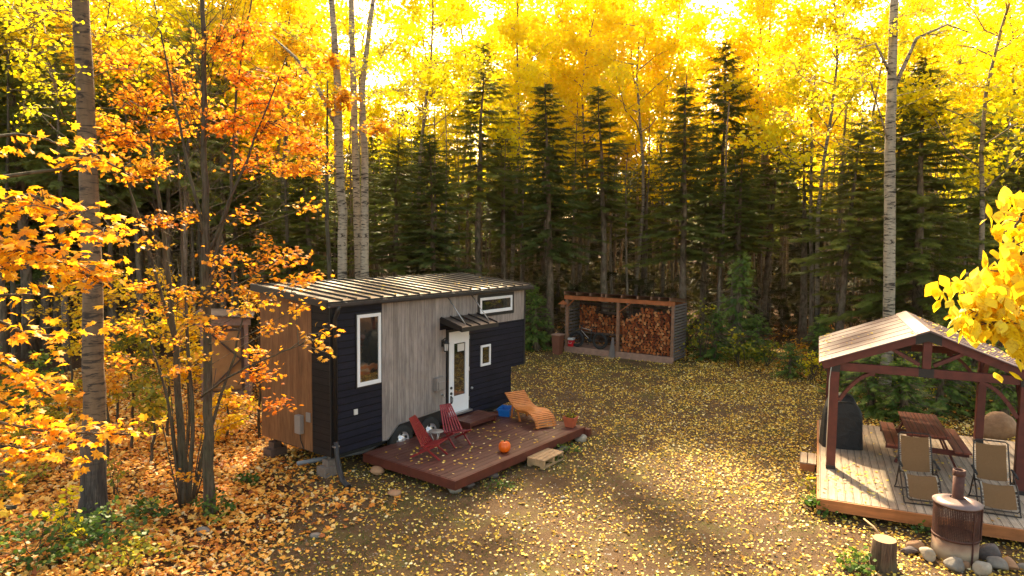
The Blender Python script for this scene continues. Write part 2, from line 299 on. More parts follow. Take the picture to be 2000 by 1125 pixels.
# ------------------------------------------------------------------ mesh helpers
class MB:
    def __init__(s): s.v = []; s.f = []; s.mi = []; s.smooth = []
    def add(s, vs, fs, mi=0, sm=False):
        o = len(s.v); s.v += [tuple(float(c) for c in p) for p in vs]
        for f in fs: s.f.append([o + i for i in f]); s.mi.append(mi); s.smooth.append(sm)
        return s
    def box(s, c, size, rot=None, mi=0):
        hx, hy, hz = [k / 2 for k in size]; P = []
        for z in (-hz, hz):
            for x, y in ((-hx, -hy), (hx, -hy), (hx, hy), (-hx, hy)):
                p = Vector((x, y, z)); p = (rot @ p) if rot is not None else p
                P.append((p[0] + c[0], p[1] + c[1], p[2] + c[2]))
        return s.add(P, [(0, 3, 2, 1), (4, 5, 6, 7), (0, 1, 5, 4), (1, 2, 6, 5), (2, 3, 7, 6), (3, 0, 4, 7)], mi)
    def span(s, a, b, mi=0):
        return s.box([(a[i] + b[i]) / 2 for i in range(3)], [abs(b[i] - a[i]) for i in range(3)], None, mi)
    def beam(s, a, b, w, h, up=(0, 0, 1), mi=0):
        a = Vector(a); b = Vector(b); d = b - a; L = d.length; d.normalize(); u = Vector(up)
        x = d.cross(u)
        if x.length < 1e-4: x = d.cross(Vector((1, 0, 0)))
        x.normalize(); u = x.cross(d).normalized()
        R = Matrix((( x.x, d.x, u.x), (x.y, d.y, u.y), (x.z, d.z, u.z)))
        return s.box((a + b) / 2, (w, L, h), R, mi)
    def tube(s, pts, r, n=8, mi=0, closed=False, caps=True):
        pts = [Vector(p) for p in pts]; rs = r if hasattr(r, '__len__') else [r] * len(pts); N = len(pts); V = []; prev = None
        for i, p in enumerate(pts):
            if closed: d = pts[(i + 1) % N] - pts[i - 1]
            else: d = pts[min(i + 1, N - 1)] - pts[max(i - 1, 0)]
            d.normalize()
            x = (prev - d * prev.dot(d)) if prev is not None else d.orthogonal()
            if x.length < 1e-5: x = d.orthogonal()
            x.normalize(); prev = x; y = d.cross(x)
            for k in range(n):
                a = 2 * PI * k / n; V.append(p + (x * math.cos(a) + y * math.sin(a)) * rs[i])
        F = []
        for i in range(N if closed else N - 1):
            j = (i + 1) % N
            for k in range(n): F.append((i * n + k, i * n + (k + 1) % n, j * n + (k + 1) % n, j * n + k))
        s.add(V, F, mi, True)
        if caps and not closed:
            o = len(s.v) - len(V); s.f.append([o + k for k in range(n)][::-1]); s.f.append([o + (N - 1) * n + k for k in range(n)]); s.mi += [mi, mi]; s.smooth += [False, False]
        return s
    def lathe(s, prof, c=(0, 0, 0), n=24, axis='z', mi=0, sm=True):
        V = []; F = []
        for r, z in prof:
            for k in range(n):
                a = 2 * PI * k / n; x, y = r * math.cos(a), r * math.sin(a)
                p = (x, y, z) if axis == 'z' else ((x, z, y) if axis == 'y' else (z, x, y))
                V.append((p[0] + c[0], p[1] + c[1], p[2] + c[2]))
        for i in range(len(prof) - 1):
            for k in range(n): F.append((i * n + k, i * n + (k + 1) % n, (i + 1) * n + (k + 1) % n, (i + 1) * n + k))
        return s.add(V, F, mi, sm)
    def poly(s, pts, thick, axis=1, mi=0):
        """extrude a closed polygon by the vector `thick`"""
        n = len(pts); t_ = Vector(thick); P = [Vector(p) for p in pts]
        s.add([*P, *[p + t_ for p in P]], [list(range(n))[::-1], list(range(n, 2 * n))] + [(i, (i + 1) % n, n + (i + 1) % n, n + i) for i in range(n)], mi)
        return s
    def build(s, name, mats, parent=None, bevel=0, loc=None, rz=None):
        me = bpy.data.meshes.new(name); me.from_pydata(s.v, [], s.f)
        for m in (mats if isinstance(mats, (list, tuple)) else [mats]): me.materials.append(m)
        me.polygons.foreach_set('material_index', s.mi); me.polygons.foreach_set('use_smooth', s.smooth); me.update()
        o = bpy.data.objects.new(name, me); COL.objects.link(o)
        if parent is not None: o.parent = parent
        if loc is not None: o.location = loc
        if rz is not None: o.rotation_euler = (0, 0, rz)
        if bevel:
            b = o.modifiers.new('bevel', 'BEVEL'); b.width = bevel; b.segments = 2; b.limit_method = 'ANGLE'; b.angle_limit = .6
        return o

def fast_mesh(name, V, loops, sizes, rnd=None, mats=None, mi=None, smooth=False):
    me = bpy.data.meshes.new(name)
    V = np.asarray(V, np.float32); loops = np.asarray(loops, np.int32); sizes = np.asarray(sizes, np.int32)
    me.vertices.add(len(V)); me.vertices.foreach_set('co', V.ravel())
    me.loops.add(len(loops)); me.loops.foreach_set('vertex_index', loops)
    me.polygons.add(len(sizes)); st = np.concatenate([[0], np.cumsum(sizes)[:-1]]).astype(np.int32)
    me.polygons.foreach_set('loop_start', st)
    if smooth: me.polygons.foreach_set('use_smooth', np.ones(len(sizes), bool))
    if mats:
        for m in mats: me.materials.append(m)
    if mi is not None: me.polygons.foreach_set('material_index', np.asarray(mi, np.int32))
    me.update(calc_edges=True)
    if rnd is not None:
        a = me.attributes.new('rnd', 'FLOAT', 'FACE'); a.data.foreach_set('value', np.asarray(rnd, np.float32))
    return me
def link(name, me, parent=None, loc=None, rz=None):
    o = bpy.data.objects.new(name, me); COL.objects.link(o)
    if parent is not None: o.parent = parent
    if loc is not None: o.location = loc
    if rz is not None: o.rotation_euler = (0, 0, rz)
    return o

def T_maple():
    R = [.52, .30, .46, .30, .50, .30, .36, .16]          # half outline radii (tip first) by angle
    A = [0, 18, 42, 62, 82, 105, 130, 165]
    r = [(R[i] * math.sin(math.radians(A[i])), R[i] * math.cos(math.radians(A[i]))) for i in range(8)]
    V = [(x, y, abs(x) * -.28) for x, y in r] + [(0, -.08, 0), (0, .2, .02)]
    L = [(-x, y, abs(x) * -.28) for x, y in r[1:]]
    V += L; b = 8; o = 10
    f1 = list(range(0, 8)) + [8, 9]; f2 = [0, 9, 8] + [o + i for i in range(6, -1, -1)]
    return np.array(V), [f1, f2]
def T_oval():
    V = [(0, -.5, 0), (.34, -.22, -.05), (.40, .08, -.06), (.22, .36, -.04), (0, .55, -.06), (-.22, .36, -.04), (-.40, .08, -.06), (-.34, -.22, -.05)]
    return np.array(V), [[0, 1, 2, 3, 4], [0, 4, 5, 6, 7]]
def T_quad():
    return np.array([(0, -.5, 0), (.42, 0, -.08), (0, .5, 0), (-.42, 0, -.08)]), [[0, 1, 2], [0, 2, 3]]
def T_spray():   # needle spray: main axis with side twigs
    V = []; F = []
    def tri(a, b, w):
        a = np.array(a, float); b = np.array(b, float); d = b - a; nrm = np.array((-d[1], d[0], 0)); nrm /= np.linalg.norm(nrm)
        i = len(V); V.extend([a - nrm * w, a + nrm * w, b]); F.append([i, i + 1, i + 2])
    tri((0, 0, 0), (0, 1, -.12), .035)
    for k, y in enumerate((.06, .2, .34, .48, .64)):
        for sgn in (-1, 1):
            L = .42 * (1 - y * .55); tri((0, y, -.02), (sgn * L * .8, y + L * .75, -.08 - .04 * k), .05)
    return np.array(V), F
TM, TO, TQ, TS = T_maple(), T_oval(), T_quad(), T_spray()

def rot_from(fwd, roll=None, rg=rng):
    """rotation matrices (N,3,3) whose +Y goes along fwd and +Z roughly up, then rolled about fwd"""
    f = fwd / (np.linalg.norm(fwd, axis=1, keepdims=True) + 1e-9)
    up = np.tile(np.array([0, 0, 1.0]), (len(f), 1)); bad = np.abs(f[:, 2]) > .97; up[bad] = (1, 0, 0)
    x = np.cross(f, up); x /= np.linalg.norm(x, axis=1, keepdims=True); z = np.cross(x, f)
    if roll is not None:
        c, s = np.cos(roll)[:, None], np.sin(roll)[:, None]; x, z = c * x + s * z, -s * x + c * z
    return np.stack([x, f, z], axis=2)
def instances(T, P, R, S, rnd, V0=None):
    TV, TF = T; N = len(P); k = len(TV)
    S = np.asarray(S); S = S[:, None] if S.ndim == 1 else S
    V = np.einsum('nij,nkj->nki', R, TV[None] * (S[:, None, :] if S.shape[1] == 3 else S[:, :, None])) + P[:, None]
    lp = np.concatenate([np.array(f) for f in TF]); sz = np.array([len(f) for f in TF])
    loops = (lp[None] + (np.arange(N) * k)[:, None]).ravel(); sizes = np.tile(sz, N)
    return V.reshape(-1, 3), loops, sizes, np.repeat(rnd, len(TF))
def join(parts):
    V = []; L = []; S = []; Rn = []; o = 0
    for v, l, s, r in parts:
        V.append(v); L.append(l + o); S.append(s); Rn.append(r); o += len(v)
    return np.concatenate(V), np.concatenate(L), np.concatenate(S), np.concatenate(Rn)
def sticks(A, B, ra, rb, n=3):
    """tapered prisms between point arrays"""
    A = np.asarray(A, float); B = np.asarray(B, float); R = rot_from(B - A); N = len(A)
    ra = np.broadcast_to(ra, (N,)); rb = np.broadcast_to(rb, (N,)); ang = 2 * PI * np.arange(n) / n
    ring = np.stack([np.cos(ang), np.zeros(n), np.sin(ang)], 1)
    va = np.einsum('nij,kj->nki', R, ring)
    V = np.concatenate([A[:, None] + va * ra[:, None, None], B[:, None] + va * rb[:, None, None]], 1)
    f = np.array([[k, (k + 1) % n, n + (k + 1) % n, n + k] for k in range(n)]).ravel()
    return V.reshape(-1, 3), (f[None] + (np.arange(N) * 2 * n)[:, None]).ravel(), np.full(N * n, 4), np.zeros(N * n)
def polyline_tube(pts, radii, n=8):
    mb = MB(); mb.tube(pts, radii, n); V = np.array(mb.v); L = np.concatenate([np.array(f) for f in mb.f]); S = np.array([len(f) for f in mb.f])
    return V, L, S, np.zeros(len(S))
def rdir(n, rg=rng):
    v = rg.normal(size=(n, 3)); return v / np.linalg.norm(v, axis=1, keepdims=True)

# value noise for clumping
class VN:
    def __init__(s, seed): s.g = np.random.default_rng(seed).random((64, 64))
    def __call__(s, x, y, f):
        out = 0; amp = .6
        for o in range(3):
            X, Y = x * f, y * f; xi, yi = np.floor(X).astype(int), np.floor(Y).astype(int); fx, fy = X - xi, Y - yi
            fx = fx * fx * (3 - 2 * fx); fy = fy * fy * (3 - 2 * fy); g = s.g
            a = g[xi % 64, yi % 64] * (1 - fx) + g[(xi + 1) % 64, yi % 64] * fx; b = g[xi % 64, (yi + 1) % 64] * (1 - fx) + g[(xi + 1) % 64, (yi + 1) % 64] * fx
            out = out + amp * (a * (1 - fy) + b * fy); amp *= .5; f *= 2.1
        return out

# ================================================================== SETTING
me = fast_mesh('forest_floor', [(-400, -60, -.012), (400, -60, -.012), (400, 500, -.012), (-400, 500, -.012)], [0, 1, 2, 3], [4], mats=[M['forest_floor']])
tag(link('forest_floor', me), kind='structure')
clear = [(-6.0, 2), (-5.4, 9), (-3.6, 11.5), (-4.2, 13), (-6.2, 15.2), (-6.5, 17), (-3.5, 20.5), (-1.5, 23), (-.2, 27.0), (1.2, 29.6), (2.6, 30.4), (7.2, 28.0), (8.6, 26.4), (10.6, 24.9), (11.4, 22.5), (9.9, 19.5), (9.5, 17.6), (12.6, 16.2), (13.5, 12), (13, 2)]
cp = []
for i in range(len(clear)):
    a, b = clear[i], clear[(i + 1) % len(clear)]
    for k in range(6):
        q = k / 6; cp.append((a[0] + (b[0] - a[0]) * q + random.uniform(-.2, .2), a[1] + (b[1] - a[1]) * q + random.uniform(-.2, .2), 0))
mb = MB(); mb.add(cp, [list(range(len(cp)))])
tag(mb.build('dirt_clearing', M['ground']), kind='structure')

def inside(poly, x, y):
    r = np.zeros(len(x), bool); n = len(poly)
    for i in range(n):
        x1, y1 = poly[i][:2]; x2, y2 = poly[i - 1][:2]
        c = ((y1 > y) != (y2 > y)) & (x < (x2 - x1) * (y - y1) / (y2 - y1 + 1e-12) + x1); r ^= c
    return r

# ================================================================== TINY HOUSE
HX, HY, HYAW = -3.7367, 13.7586, 0.923
W, L, ZT, ZB = 2.48, 6.815, 3.667, .45
def roofz(y): return ZT + .06 + .075 * y
house = empty('tiny_house', (HX, HY, 0), HYAW, 'tiny house on wheels with black siding, weathered grey boards and a ribbed metal roof', 'tiny house')
ARX = [(1.408, ZB), (1.56, ZB), (1.90, .74), (3.5, .80)]
# body core (dark) with real wall panels proud of it
mb = MB()
mb.span((.02, .03, ZB + .01), (6.18, W - .03, 1.44)); mb.span((.02, .03, 1.4355), (L - .02, W - .03, ZT - .02))
mb.poly([(.02, .03, ZT - .02), (.02, W - .03, ZT - .02), (.02, W - .03, roofz(W) - .02), (.02, .03, roofz(0) - .02)], (L - .04, 0, 0))
mb.build('wall_core', M['black_metal'], house)
mb = MB(); mb.span((0, 0, ZB), (1.408, .03, ZT)); mb.build('wall', M['black_siding'], house)
mb = MB(); mb.poly([(3.5, 0, ZB), (6.18, 0, ZB), (6.18, 0, 1.4355), (L, 0, 1.4355), (L, 0, 2.745), (4.67, 0, 2.745), (4.67, 0, 3.05), (3.28, 0, 3.05), (3.28, 0, 2.78), (3.5, 0, 2.78)], (0, .028, 0)); mb.build('wall', M['black_siding'], house)
mb = MB(); mb.poly([(1.411, -.004, ZB), (1.56, -.004, ZB), (1.90, -.004, .74), (3.497, -.004, .80), (3.497, -.004, 2.777), (3.277, -.004, 2.777), (3.277, -.004, 3.053), (4.673, -.004, 3.053), (4.673, -.004, 2.748), (L, -.004, 2.748), (L, -.004, ZT), (1.411, -.004, ZT)], (0, .03, 0))
wood_wall = mb.build('wall', M['weathered_wood'], house); tag(wood_wall, 'weathered grey vertical board wall around the door')
mb = MB(); mb.poly([(0, .60, ZB), (0, W, ZB), (0, W, roofz(W) - .02), (0, .60, roofz(.6) - .02)], (-.02, 0, 0)); tag(mb.build('wall', M['brown_wood'], house), 'warm brown vertical board end wall')
mb = MB(); mb.poly([(0, 0, ZB), (0, .597, ZB), (0, .597, roofz(.597) - .02), (0, 0, roofz(0) - .02)], (-.012, 0, 0)); mb.build('wall', M['black_siding_end'], house)
mb = MB(); mb.poly([(L, 0, 1.4355), (L, W, 1.4355), (L, W, roofz(W) - .02), (L, 0, roofz(0) - .02)], (.015, 0, 0)); mb.span((6.18, .0, ZB), (6.195, W, 1.43)); mb.build('wall', M['black_siding_end'], house)
mb = MB(); mb.span((0, W, ZB), (L, W + .015, ZT)); mb.build('wall', M['black_siding'], house)
# pale trim along wheel arch, corner trims
mb = MB(); pts = [(1.41, ZB + .02), (1.56, ZB + .01), (1.90, .745), (3.49, .806)]
for a, b in zip(pts[:-1], pts[1:]): mb.beam((a[0], -.014, a[1]), (b[0], -.014, b[1]), .016, .028)
mb.build('trim', M['galv'], house)
mb = MB(); mb.span((-.018, -.018, ZB), (.05, -.002, ZT - .02)); mb.span((L - .05, -.012, 1.44), (L + .018, -.006, ZT - .02)); mb.build('corner_trim', M['black_metal'], house)
# roof with standing seams
mb = MB(); y0, y1, x0, x1 = -.13, W + .13, -.16, L + .12
mb.poly([(x0, y0, roofz(y0) - .07), (x0, y1, roofz(y1) - .07), (x0, y1, roofz(y1)), (x0, y0, roofz(y0))], (x1 - x0, 0, 0))
roof = mb.build('roof', M['roof_metal'], house)
mb = MB()
for i in range(20):
    x = x0 + .02 + i * (x1 - x0 - .04) / 19
    mb.beam((x, y0 + .01, roofz(y0) + .018), (x, y1 - .01, roofz(y1) + .018), .028, .045)
mb.build('seam', M['rib_metal'], roof)
mb = MB(); mb.span((x0 - .006, y0 - .012, roofz(y0) - .13), (x1 + .006, y0 - .002, roofz(y0) + .004))
mb.poly([(x0 - .012, y0, roofz(y0) - .12), (x0 - .012, y1, roofz(y1) - .12), (x0 - .012, y1, roofz(y1) + .03), (x0 - .012, y0, roofz(y0) + .03)], (.01, 0, 0))
mb.poly([(x1 + .002, y0, roofz(y0) - .12), (x1 + .002, y1, roofz(y1) - .12), (x1 + .002, y1, roofz(y1) + .03), (x1 + .002, y0, roofz(y0) + .03)], (.01, 0, 0))
mb.span((x0, y1 + .002, roofz(y1) - .12), (x1, y1 + .014, roofz(y1) + .03)); mb.build('fascia', M['rib_metal'], roof)
# gutter + downspout
gz = roofz(y0) - .03; mb = MB(); prof = [(-.015, .0), (-.015, -.065), (-.03, -.085), (-.075, -.085), (-.095, -.06), (-.10, .0), (-.088, .0), (-.083, -.055), (-.07, -.073), (-.035, -.073), (-.024, -.055), (-.024, 0)]
mb.poly([(x0, y0 + a, gz + b) for a, b in prof], (x1 - x0, 0, 0)); gut = mb.build('gutter', M['gutter_metal'], house)
mb = MB(); 
for i in range(7): mb.span((x0 + .4 + i * 1.1, y0 - .105, gz - .002), (x0 + .43 + i * 1.1, y0 - .01, gz + .008))
mb.build('bracket', M['galv'], gut)
mb = MB(); mb.tube([(.07, -.20, gz - .05), (.07, -.16, gz - .18), (.07, -.075, gz - .34), (.07, -.07, .72)], .045, 8); mb.tube([(.07, -.07, .78), (.07, -.10, .52), (.0, -.26, .26), (-.12, -.52, .10), (-.2, -.80, .055)], [.052, .056, .056, .058, .062], 10)
mb.build('downspout', M['black_metal'], house)
mb = MB(); mb.span((.01, -.12, .66), (.13, -.02, .69)); mb.build('clamp', M['galv'], house)

def window(x0, x1, z0, z1, trim=0, fr=.055):
    w = MB(); yo, yi = -.035, .012
    for a, b in (((x0, z1 - fr), (x1, z1)), ((x0, z0), (x1, z0 + fr * 1.2)), ((x0, z0 + fr * 1.2), (x0 + fr, z1 - fr)), ((x1 - fr, z0 + fr * 1.2), (x1, z1 - fr))):
        w.span((a[0], yo, a[1]), (b[0], yi, b[1]))
    o = w.build('window', M['white_vinyl'], house, .006)
    q = MB(); q.span((x0 + fr, yo + .020, z0 + fr * 1.2), (x1 - fr, yo + .026, z1 - fr)); q.build('pane', M['glass'], o)
    if trim:
        q = MB()
        for a, b in (((x0 - trim, z1), (x1 + trim, z1 + trim)), ((x0 - trim, z0 - trim), (x1 + trim, z0)), ((x0 - trim, z0), (x0, z1)), ((x1, z0), (x1 + trim, z1))):
            q.span((a[0], -.022, a[1]), (b[0], .0, b[1]))
        q.build('frame', M['black_metal'], o)
    return o
tag(window(.689, 1.362, 1.81, 3.376, .03, .075), 'tall white-framed window in the black siding')
tag(window(4.789, 6.179, 3.05, 3.472, .085, .07), 'long low white-framed window under the eave')
tag(window(4.838, 5.244, 1.65, 2.207, .0, .055), 'small upright white-framed window right of the door')
# door
dx0, dx1, dz0, dz1 = 3.59, 4.344, .627, 2.69
w = MB()
for a, b in (((dx0, dz1 - .30), (dx1, dz1)), ((dx0, dz0), (dx1, dz0 + .42)), ((dx0, dz0 + .42), (dx0 + .17, dz1 - .30)), ((dx1 - .15, dz0 + .42), (dx1, dz1 - .30))): w.span((a[0], -.03, a[1]), (b[0], .0, b[1]))
gx0, gx1, g0, g1 = dx0 + .17, dx1 - .15, dz0 + .42, dz1 - .30
door = w.build('door', M['white_vinyl'], house)
w = MB()
for a, b in (((gx0 - .03, g1), (gx1 + .03, g1 + .03)), ((gx0 - .03, g0 - .03), (gx1 + .03, g0)), ((gx0 - .03, g0), (gx0, g1)), ((gx1, g0), (gx1 + .03, g1))): w.span((a[0], -.044, a[1]), (b[0], -.031, b[1]))
w.build('moulding', M['white_vinyl'], door)
w = MB(); w.span((gx0, -.02, g0), (gx1, -.012, g1)); w.build('pane', M['glass'], door)
w = MB(); w.span((gx0 + .15, -.0245, g1 - .22), (gx1 - .03, -.021, g1 - .03)); w.build('notice', M['white_plastic'], door)
for z in (1.28, 1.14):
    w = MB(); w.lathe([(.0, -.06), (.034, -.055), (.036, -.031)], (dx0 + .075, 0, z), 14, 'y'); w.build('lock', M['black_metal'], door)
w = MB(); w.box((dx0 + .075, -.034, .98), (.05, .006, .20)); w.tube([(dx0 + .075, -.04, 1.05), (dx0 + .075, -.085, 1.04), (dx0 + .075, -.09, .96), (dx0 + .075, -.06, .89), (dx0 + .075, -.036, .885)], .012, 6); w.build('handle', M['black_metal'], door)
for z in (.85, 1.62, 2.45):
    w = MB(); w.span((dx1 + .001, -.036, z), (dx1 + .022, -.012, z + .10)); w.build('hinge', M['galv'], door)
w = MB(); w.span((dx0 - .06, -.03, dz0 - .01), (dx0 - .004, .0, dz1 + .06)); w.span((dx1 + .024, -.026, dz0 - .01), (dx1 + .05, .0, dz1 + .06)); w.span((dx0 - .06, -.031, dz1 + .003), (dx1 + .05, .0, dz1 + .058)); w.build('door_frame', M['black_metal'], house)
w = MB(); w.span((dx0 - .06, -.12, dz0 - .05), (dx1 + .06, .0, dz0 - .004)); w.build('threshold', M['galv'], house)
# awning
aw = empty('awning', (0, 0, 0)); aw.parent = house
ax0, ax1, ay, az0, az1 = 3.28, 4.66, -.72, 3.06, 2.90
w = MB(); w.poly([(ax0, -.02, az0 - .03), (ax0, ay, az1 - .05), (ax0, ay, az1), (ax0, -.02, az0 + .02)], (ax1 - ax0, 0, 0)); w.build('awning_sheet', M['roof_metal'], aw)
w = MB()
for i in range(5):
    x = ax0 + .01 + i * (ax1 - ax0 - .02) / 4; w.beam((x, -.03, az0 + .035), (x, ay + .005, az1 + .017), .022, .035)
w.span((ax0 - .012, ay - .014, az1 - .10), (ax1 + .012, ay - .002, az1 + .006)); w.poly([(ax0 - .012, -.02, az0 - .10), (ax0 - .012, ay, az1 - .10), (ax0 - .012, ay, az1 + .01), (ax0 - .012, -.02, az0 + .03)], (.011, 0, 0)); w.build('seam', M['rib_metal'], aw)
for x in (ax0 + .25, ax1 - .22):
    w = MB(); w.tube([(x, ay + .1, az1 + .05), (x, -.03, az0 + .52)], .013, 6); w.build('stay', M['galv'], aw)
w = MB(); w.beam((ax0 + .05, ay + .05, az1 - .07), (ax1 - .05, ay + .05, az1 - .07), .04, .06); w.build('beam', M['post_wood'], aw)
# wall lamp, boxes, tap
lamp = empty('wall_lamp', (3.36, -.03, 2.42)); lamp.parent = house
w = MB(); w.box((0, -.0, .03), (.07, .02, .16)); w.tube([(0, -.01, .12), (0, -.09, .17), (0, -.11, .13)], .012, 6); w.lathe([(.0, .14), (.03, .12), (.085, .045), (.085, .035), (.06, .035)], (0, -.11, 0), 10); w.lathe([(.0, -.17), (.055, -.165), (.06, -.14), (.0, -.14)], (0, -.11, 0), 10)
for k in range(6): a = k * PI / 3; w.tube([(.06 * math.cos(a), -.11 + .06 * math.sin(a), -.15), (.07 * math.cos(a), -.11 + .07 * math.sin(a), .04)], .006, 4)
w.build('lamp_body', M['black_metal'], lamp)
w = MB(); w.lathe([(.045, -.135), (.055, .03)], (0, -.11, 0), 10); w.build('lamp_glass', M['white_plastic'], lamp)
w = MB(); w.box((3.20, -.07, 1.47), (.30, .13, .32)); w.box((3.20, -.15, 1.44), (.22, .04, .20)); w.build('utility_box', M['grey_plastic'], house, .01)
w = MB(); w.tube([(3.36, -.0, 1.16), (3.36, -.08, 1.15), (3.36, -.1, 1.10)], .018, 7); w.lathe([(0, -.012), (.03, -.012), (.03, -.004)], (3.36, -.0, 1.16), 12, 'y'); w.build('water_tap', M['galv'], house)
w = MB(); w.lathe([(0, -.04), (.03, -.036), (.035, -.004)], (4.49, 0, 1.14), 12, 'y'); w.build('inlet_cap', M['galv'], house)
w = MB(); w.box((.65, -.014, 1.28), (.10, .026, .12)); w.build('outlet_cover', M['white_plastic'], house, .005)
w = MB(); w.box((-.075, .98, .99), (.11, .20, .40)); o = w.build('meter_box', M['grey_plastic'], house, .012)
w = MB(); w.tube([(-.06, .98, .79), (-.05, .96, .62), (-.03, .90, .47), (.1, .85, .40)], .012, 6); w.build('cable', M['rubber'], o)
w = MB(); w.box((-.035, .71, 1.18), (.03, .14, .20)); w.build('outlet_cover', M['grey_plastic'], house, .005)
# chassis, axles, wheels, piers
w = MB()
for y in (.25, W - .25): w.span((.15, y - .05, .30), (6.1, y + .05, .448))
for x in (.2, 1.4, 3.6, 5.9): w.span((x, .3, .32), (x + .08, W - .3, .44))
w.build('chassis', M['rubber'], house)
w = MB(); w.span((1.42, .12, .46), (3.5, .16, .84)); w.build('wheel_well', M['rubber'], house)
for x in (2.0, 2.92):
    for y, sg in ((-.06, -1), (W - .16, 1)):
        wh = empty('wheel', (x, y + .11, .345)); wh.parent = house
        w = MB(); w.lathe([(.20, -.10), (.31, -.105), (.345, -.07), (.345, .07), (.31, .105), (.20, .10)], (0, 0, 0), 28, 'y'); w.build('tyre', M['rubber'], wh)
        w = MB(); w.lathe([(.21, -.095), (.20, -.07), (.185, -.05), (.10, -.045), (.09, -.10), (.04, -.11), (0, -.11)], (0, 0, 0), 28, 'y')
        w.build('rim', M['chrome'], wh)
        w = MB()
        for k in range(5): a = 2 * PI * k / 5 + .3; w.lathe([(0, -.058), (.038, -.056), (.038, -.04)], (.143 * math.cos(a), 0, .143 * math.sin(a)), 10, 'y')
        w.build('rim_hole', M['rubber'], wh)
def pier(x, y, h, mat, blk=True):
    p = MB(); p.box((x, y, .10), (.42, .30, .20)); p.box((x, y, .27), (.20, .20, .14)); p.tube([(x, y, .30), (x, y, h)], .035, 8)
    return p.build('support', mat, house)
pier(.12, .22, .45, M['concrete']); pier(.12, W - .3, .45, M['plank_dark']); pier(5.9, .4, .45, M['concrete'])
w = MB(); w.tube([(-.03, 1.14, .07), (.6, .9, .09), (1.35, .55, .12), (2.2, .45, .3)], .05, 10); w.build('drain_pipe', M['pipe_grey'], house)

# ================================================================== RED DECK in front of the house
def local(px, py, yaw, x, y, z=0): return (px + x * math.cos(yaw) - y * math.sin(yaw), py + x * math.sin(yaw) + y * math.cos(yaw), z)
def HL(x, y, z=0): return local(HX, HY, HYAW, x, y, z)
DZ = .33
deck = empty('wooden_deck', (HX, HY, 0), HYAW, 'low dark red stained wooden deck in front of the tiny house', 'deck')
w = MB(); nb = 19; by0, by1 = -2.69, -.02
for i in range(nb):
    a = by0 + i * (by1 - by0) / nb; w.span((.87, a + .004, DZ - .035), (5.70, a + (by1 - by0) / nb - .004, DZ + random.uniform(-.002, .002)))
w.build('deck_boards', M['deck_red'], deck)
w = MB(); w.span((.865, -2.725, DZ - .19), (5.71, -2.692, DZ - .004)); w.span((.835, -2.725, DZ - .19), (.863, -.02, DZ - .006)); w.span((5.712, -2.725, DZ - .19), (5.74, -.02, DZ - .006)); w.build('fascia', M['deck_fascia'], deck)
w = MB(); 
for x in (1.3, 2.4, 3.5, 4.6, 5.4):
    w.span((x - .03, by0 + .01, DZ - .18), (x + .03, by1, DZ - .037))
w.build('joist', M['plank_dark'], deck)
w = MB(); w.span((5.66, -2.86, DZ - .22), (5.80, -2.72, DZ - .04)); w.build('corner_post', M['deck_fascia'], deck)
# step below the door
st = empty('deck_step', HL(0, 0), HYAW, 'low reddish brown wooden step on the deck below the white door', 'step')
w = MB()
for i in range(5): w.span((3.60, -.72 + i * .135, DZ + .155), (4.72, -.72 + i * .135 + .128, DZ + .19))
w.build('tread', M['deck_red'], st)
w = MB(); w.span((3.64, -.69, DZ + .002), (3.70, -.08, DZ + .154)); w.span((4.62, -.69, DZ + .002), (4.68, -.08, DZ + .154)); w.span((3.70, -.66, DZ + .06), (4.62, -.62, DZ + .154)); w.build('frame', M['deck_fascia'], st)

def rock(name, loc, size, mat, seed, label, group=None, cat='rock', rz=0):
    rg = np.random.default_rng(seed); import bmesh
    bm = bmesh.new(); bmesh.ops.create_icosphere(bm, subdivisions=3, radius=.5)
    ph = rg.random(9) * 6; fr = rg.uniform(1.5, 4, 9)
    cuts = [(Vector(rdir(1, rg)[0]), rg.uniform(.27, .42)) for _ in range(8)]
    for v in bm.verts:
        c = v.co.copy(); d = sum(math.sin(fr[i] * (c[i % 3] * 3) + ph[i]) for i in range(9)) * .012; v.co = c * (1 + d * 1.6)
        for n_, r_ in cuts:
            q = v.co.dot(n_)
            if q > r_: v.co -= n_ * (q - r_) * .92
        v.co.x *= size[0]; v.co.y *= size[1]; v.co.z *= size[2]
    me = bpy.data.meshes.new(name); bm.to_mesh(me); bm.free(); me.materials.append(mat)
    me.polygons.foreach_set('use_smooth', [True] * len(me.polygons))
    o = bpy.data.objects.new(name, me); COL.objects.link(o); o.location = loc; o.rotation_euler = (0, 0, rz); return tag(o, label, cat, group)
rock('rock', HL(1.05, -2.50, .08), (.34, .30, .24), M['rock_grey'], 1, 'grey stone under the near corner of the red deck', 'stones under the red deck')
rock('rock', HL(1.42, -2.58, .05), (.26, .22, .18), M['rock_dark'], 2, 'dark stone under the deck edge beside the corner stone', 'stones under the red deck')
rock('rock', HL(5.55, -2.72, .06), (.34, .26, .22), M['rock_pale'], 3, 'pale stone under the far end of the red deck by the planter', 'stones under the red deck')
rock('rock', HL(.18, -1.72, .05), (.28, .24, .16), M['rock_brown'], 4, 'tan stone on the leafy dirt left of the deck corner', 'stones under the red deck')
rock('rock', HL(.75, -.55, .07), (.34, .28, .2), M['rock_brown'], 5, 'brown stone block under the left edge of the deck', 'stones under the red deck')
rock('rock', HL(2.2, -2.55, .05), (.30, .26, .2), M['rock_dark'], 6, 'dark stone in the shade under the middle of the deck', 'stones under the red deck')

